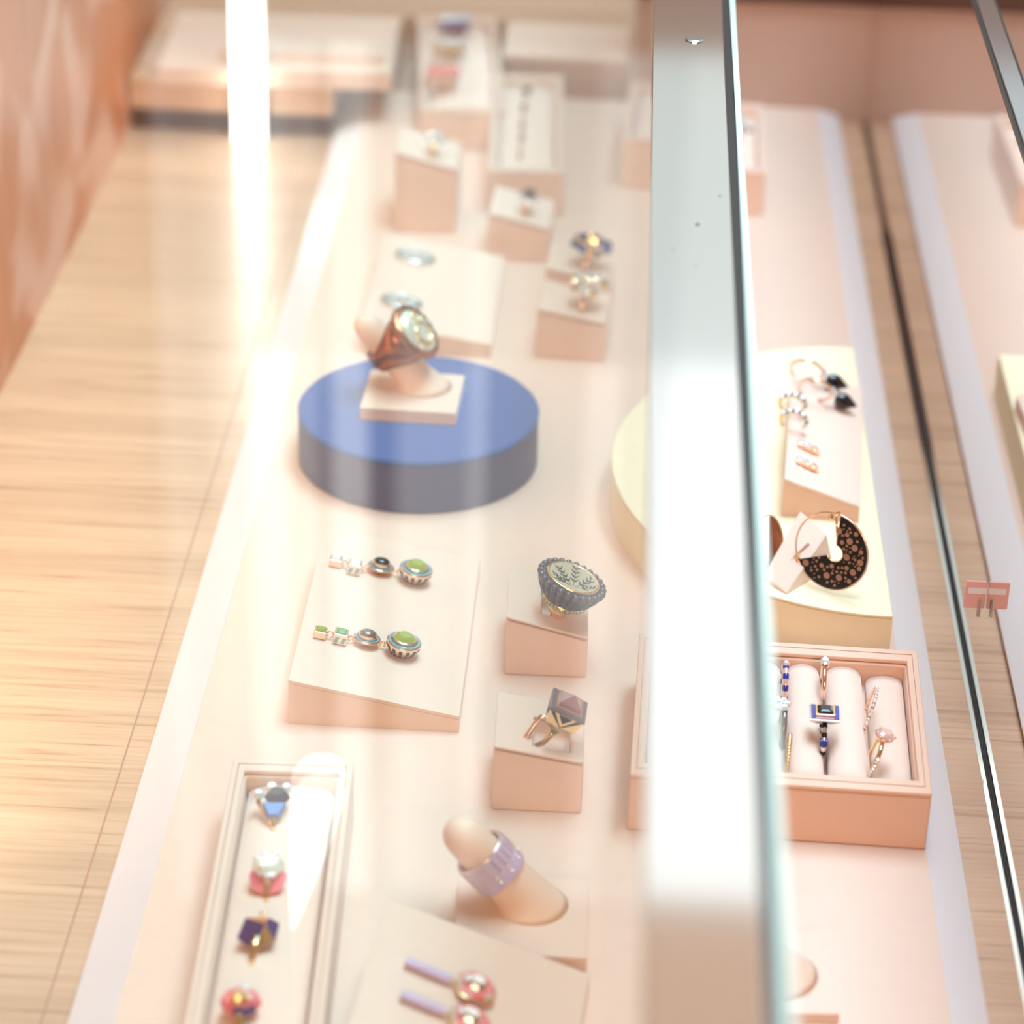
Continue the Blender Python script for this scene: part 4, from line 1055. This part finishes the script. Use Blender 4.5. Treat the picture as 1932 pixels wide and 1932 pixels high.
# vertical size from the picture
pt, pb = proj(mH @ Vector((0, rH, 0))), proj(mH @ Vector((0, -rH, 0)))
sc_ = 140/abs(pb[1]-pt[1]); rH *= sc_
hc.z = zc+rH+.002
d = raydir(1569, 1040); hc = CAMP+d*((hc.z-HC)/d.z)
mH.translation = hc
t = thing('hoop_earring', mH, 'large gold hoop earring with a black disc covered in bronze dots', 'earring', 'spotted hoop earrings')
bm = NB()
ri = rH*.23
cen = (rH*.10, -rH*.02)
def inpart(a): return True
A0, A1 = -150, 84
n = 60; top = []; 
outer = [(rH*.97*math.cos(R(A0+(A1-A0)*i/n)), rH*.97*math.sin(R(A0+(A1-A0)*i/n))) for i in range(n+1)]
inner = [(cen[0]+ri*math.cos(R(A0+(A1-A0)*i/n)), cen[1]+ri*math.sin(R(A0+(A1-A0)*i/n))) for i in range(n+1)]
lo_v = [[bm.verts.new((x, y, z)) for x, y in outer] for z in (-.0006, .0006)]; in_v = [[bm.verts.new((x, y, z)) for x, y in inner] for z in (-.0006, .0006)]
for i in range(n):
    bm.faces.new((lo_v[1][i], lo_v[1][i+1], in_v[1][i+1], in_v[1][i])); bm.faces.new((lo_v[0][i], in_v[0][i], in_v[0][i+1], lo_v[0][i+1]))
    bm.faces.new((lo_v[0][i], lo_v[0][i+1], lo_v[1][i+1], lo_v[1][i])); bm.faces.new((in_v[0][i], in_v[1][i], in_v[1][i+1], in_v[0][i+1]))
for k in (0, n): bm.faces.new((lo_v[0][k], lo_v[1][k], in_v[1][k], in_v[0][k]))
hd_ = out('black_disc', bm, 'black', t)
bm = NB(); rr2 = random.Random(3); placed = []
for _ in range(900):
    rad = rH*(.085 if len(placed) < 9 else .06 if len(placed) < 18 else .035 if len(placed) < 48 else .02)
    a = R(rr2.uniform(A0+6, A1-5)); r_ = rH*rr2.uniform(.36, .90); x, y = r_*math.cos(a), r_*math.sin(a)
    if math.hypot(x-cen[0], y-cen[1]) < ri+rad*1.2 or r_+rad > rH*.95: continue
    if any(math.hypot(x-u, y-v) < rad+q_+rH*.02 for u, v, q_ in placed): continue
    placed.append((x, y, rad))
    if len(placed) >= 70: break
for x, y, rad in placed:
    for z0_, z1_ in ((.0006, .0009), (-.0009, -.0006)): lathe(bm, [(rad, z0_), (rad, z1_)], 16, c=(x, y, 0))
out('bronze_dots', bm, 'dots', hd_)
bm = NB(); tube(bm, circ(rH, 72, 'xy'), .00055, 8, True); out('wire_hoop', bm, 'rgold', t, smooth=True)
bm = NB(); tube(bm, [(x, y, 0) for x, y in inner], .0006, 8); tube(bm, [(inner[-1][0], inner[-1][1], 0), (-.0008, rH*.99, 0)], .0006, 8)
out('inner_edge', bm, 'gold', t, smooth=True)
bm = NB(); tube(bm, [(-.002, rH*.97, 0), (.0012, rH*1.06, 0)], .0007, 8); ball(bm, (-.0035, rH*.88, .0), .0016); box(bm, -rH*.92, -rH*.84, -rH*.50, -rH*.36, -.001, .001); out('clasp', bm, 'gold', t)
# second hoop, on the block's other side, seen edge-on behind the strip
m2 = Matrix.Translation(at(1452, 1022, zc+.016)) @ Matrix.Rotation(R(62), 4, 'Z') @ Matrix.Rotation(R(70), 4, 'X')
t = thing('hoop_earring', m2, 'gold hoop earring partly hidden between the strip and the white easel block', 'earring', 'spotted hoop earrings')
bm = NB(); tube(bm, circ(.0150, 48, 'xy'), .0006, 8, True); out('wire_hoop', bm, 'gold', t, smooth=True)
bm = NB(); hexa(bm, [(.0143*math.cos(R(a)), .0143*math.sin(R(a)), -.0005) for a in range(-120, 61, 12)], [(.0143*math.cos(R(a)), .0143*math.sin(R(a)), .0005) for a in range(-120, 61, 12)]); out('disc', bm, 'bronze', t)

# ---- earrings on wedge B
def on(bl, px, py, label, cat='earring', group=None, name='hoop_earring', rz=0.): return thing(name, bl.frame(px, py, 0, rz) @ Matrix.Scale(1.22, 4), label, cat, group)
for (px, py, lab) in ((1512, 716, 'thin hoop earring with a black teardrop, farther one on the pink wedge'), (1528, 752, 'thin hoop earring with a black teardrop, nearer one on the pink wedge')):
    t = on(BB, px, py, lab, group='teardrop hoop earrings', name='hoop_earring')
    rh = .0085
    mtl = Matrix.Rotation(R(28), 4, 'X')
    bm = NB(); tube(bm, [mtl @ Vector(p) for p in circ(rh, 40, 'xz', (0, 0, rh*.95), a0=-60, a1=235)], .0008, 8); out('hoop', bm, 'rgold', t, smooth=True)
    px_ = rh*1.9; bm = NB(); mm = Matrix.Translation((px_, 0, .0050)) @ Matrix.Rotation(R(90), 4, 'Y')
    lathe(bm, [(.0012, -.0046), (.0034, -.0034), (.0043, -.001), (.0038, .002), (.0018, .0052), (.0003, .0076)], 20, mt=mm); out('black_drop', bm, 'onyx', t)
    bm = NB()
    for k in range(3): gem(bm, .0013, .001, 8, c=(rh*1.02+.0012*k, -.0005*k, rh*1.1-.001*k))
    tube(bm, [(rh, 0, rh*.9), (px_-.004, 0, .005)], .0005, 6); out('diamond_link', bm, 'diamond', t)
for (px, py, lab) in ((1488, 775, 'small beaded gold hoop earring on the pink wedge, farther of the two'), (1490, 806, 'small beaded gold hoop earring on the pink wedge, nearer of the two')):
    t = on(BB, px, py, lab, group='beaded hoop earrings', name='huggie_earring')
    rh = .0064; mtl = Matrix.Rotation(R(20), 4, 'X')
    bm = NB(); tube(bm, [mtl @ Vector(p) for p in circ(rh, 32, 'xz', (0, 0, rh*.8), a0=-20, a1=235)], .0009, 8); out('hoop', bm, 'gold', t, smooth=True)
    bm = NB(); bm2 = NB()
    for k in range(11):
        a = R(0+k*16); p = mtl @ Vector((rh*math.cos(a), 0, rh*.8+rh*math.sin(a))); ball(bm if k % 2 else bm2, p+Vector((0, -.0006, .0008)), .0011, n=8)
    out('black_beads', bm, 'smoky', t); out('diamond_beads', bm2, 'diamond', t)
for (px, py, lab) in ((1522, 850, 'tiny pink and diamond stud earring on the pink wedge, farther of the two'), (1520, 882, 'tiny pink and diamond stud earring on the pink wedge, nearer of the two')):
    t = on(BB, px, py, lab, group='tiny stud earrings', name='stud_earring')
    bm = NB()
    for k, r_ in enumerate((.0017, .0021)): gem(bm, r_, .0013, 10, c=(-.0042+.0036*k, .001-.0008*k, .0024))
    out('diamonds', bm, 'diamond', t)
    bm = NB(); gem(bm, .0020, .0013, 10, c=(.0030, -.0006, .0024)); out('pink_stone', bm, 'morg', t)
    bm = NB(); tube(bm, [(-.0045, .001, .0010), (.0050, -.001, .0010)], .0009, 8); ball(bm, (.0055, -.001, .0015), .0010); out('bar', bm, 'rgold', t)

# ---- pink striped plate added in place of a blurred reflection in the mirror
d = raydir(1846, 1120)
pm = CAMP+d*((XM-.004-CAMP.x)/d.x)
print('tag', pm)  # position of the plate standing in for the blurred reflection
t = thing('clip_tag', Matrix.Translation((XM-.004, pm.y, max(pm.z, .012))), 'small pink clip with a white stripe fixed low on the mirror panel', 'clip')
bm = NB(); box(bm, -.0075, .0040, -.0008, .0008, -.009, .008); out('plate', bm, 'tag', t, bevel=.0006)  # 'tag' is the pink tone of the blurred reflection
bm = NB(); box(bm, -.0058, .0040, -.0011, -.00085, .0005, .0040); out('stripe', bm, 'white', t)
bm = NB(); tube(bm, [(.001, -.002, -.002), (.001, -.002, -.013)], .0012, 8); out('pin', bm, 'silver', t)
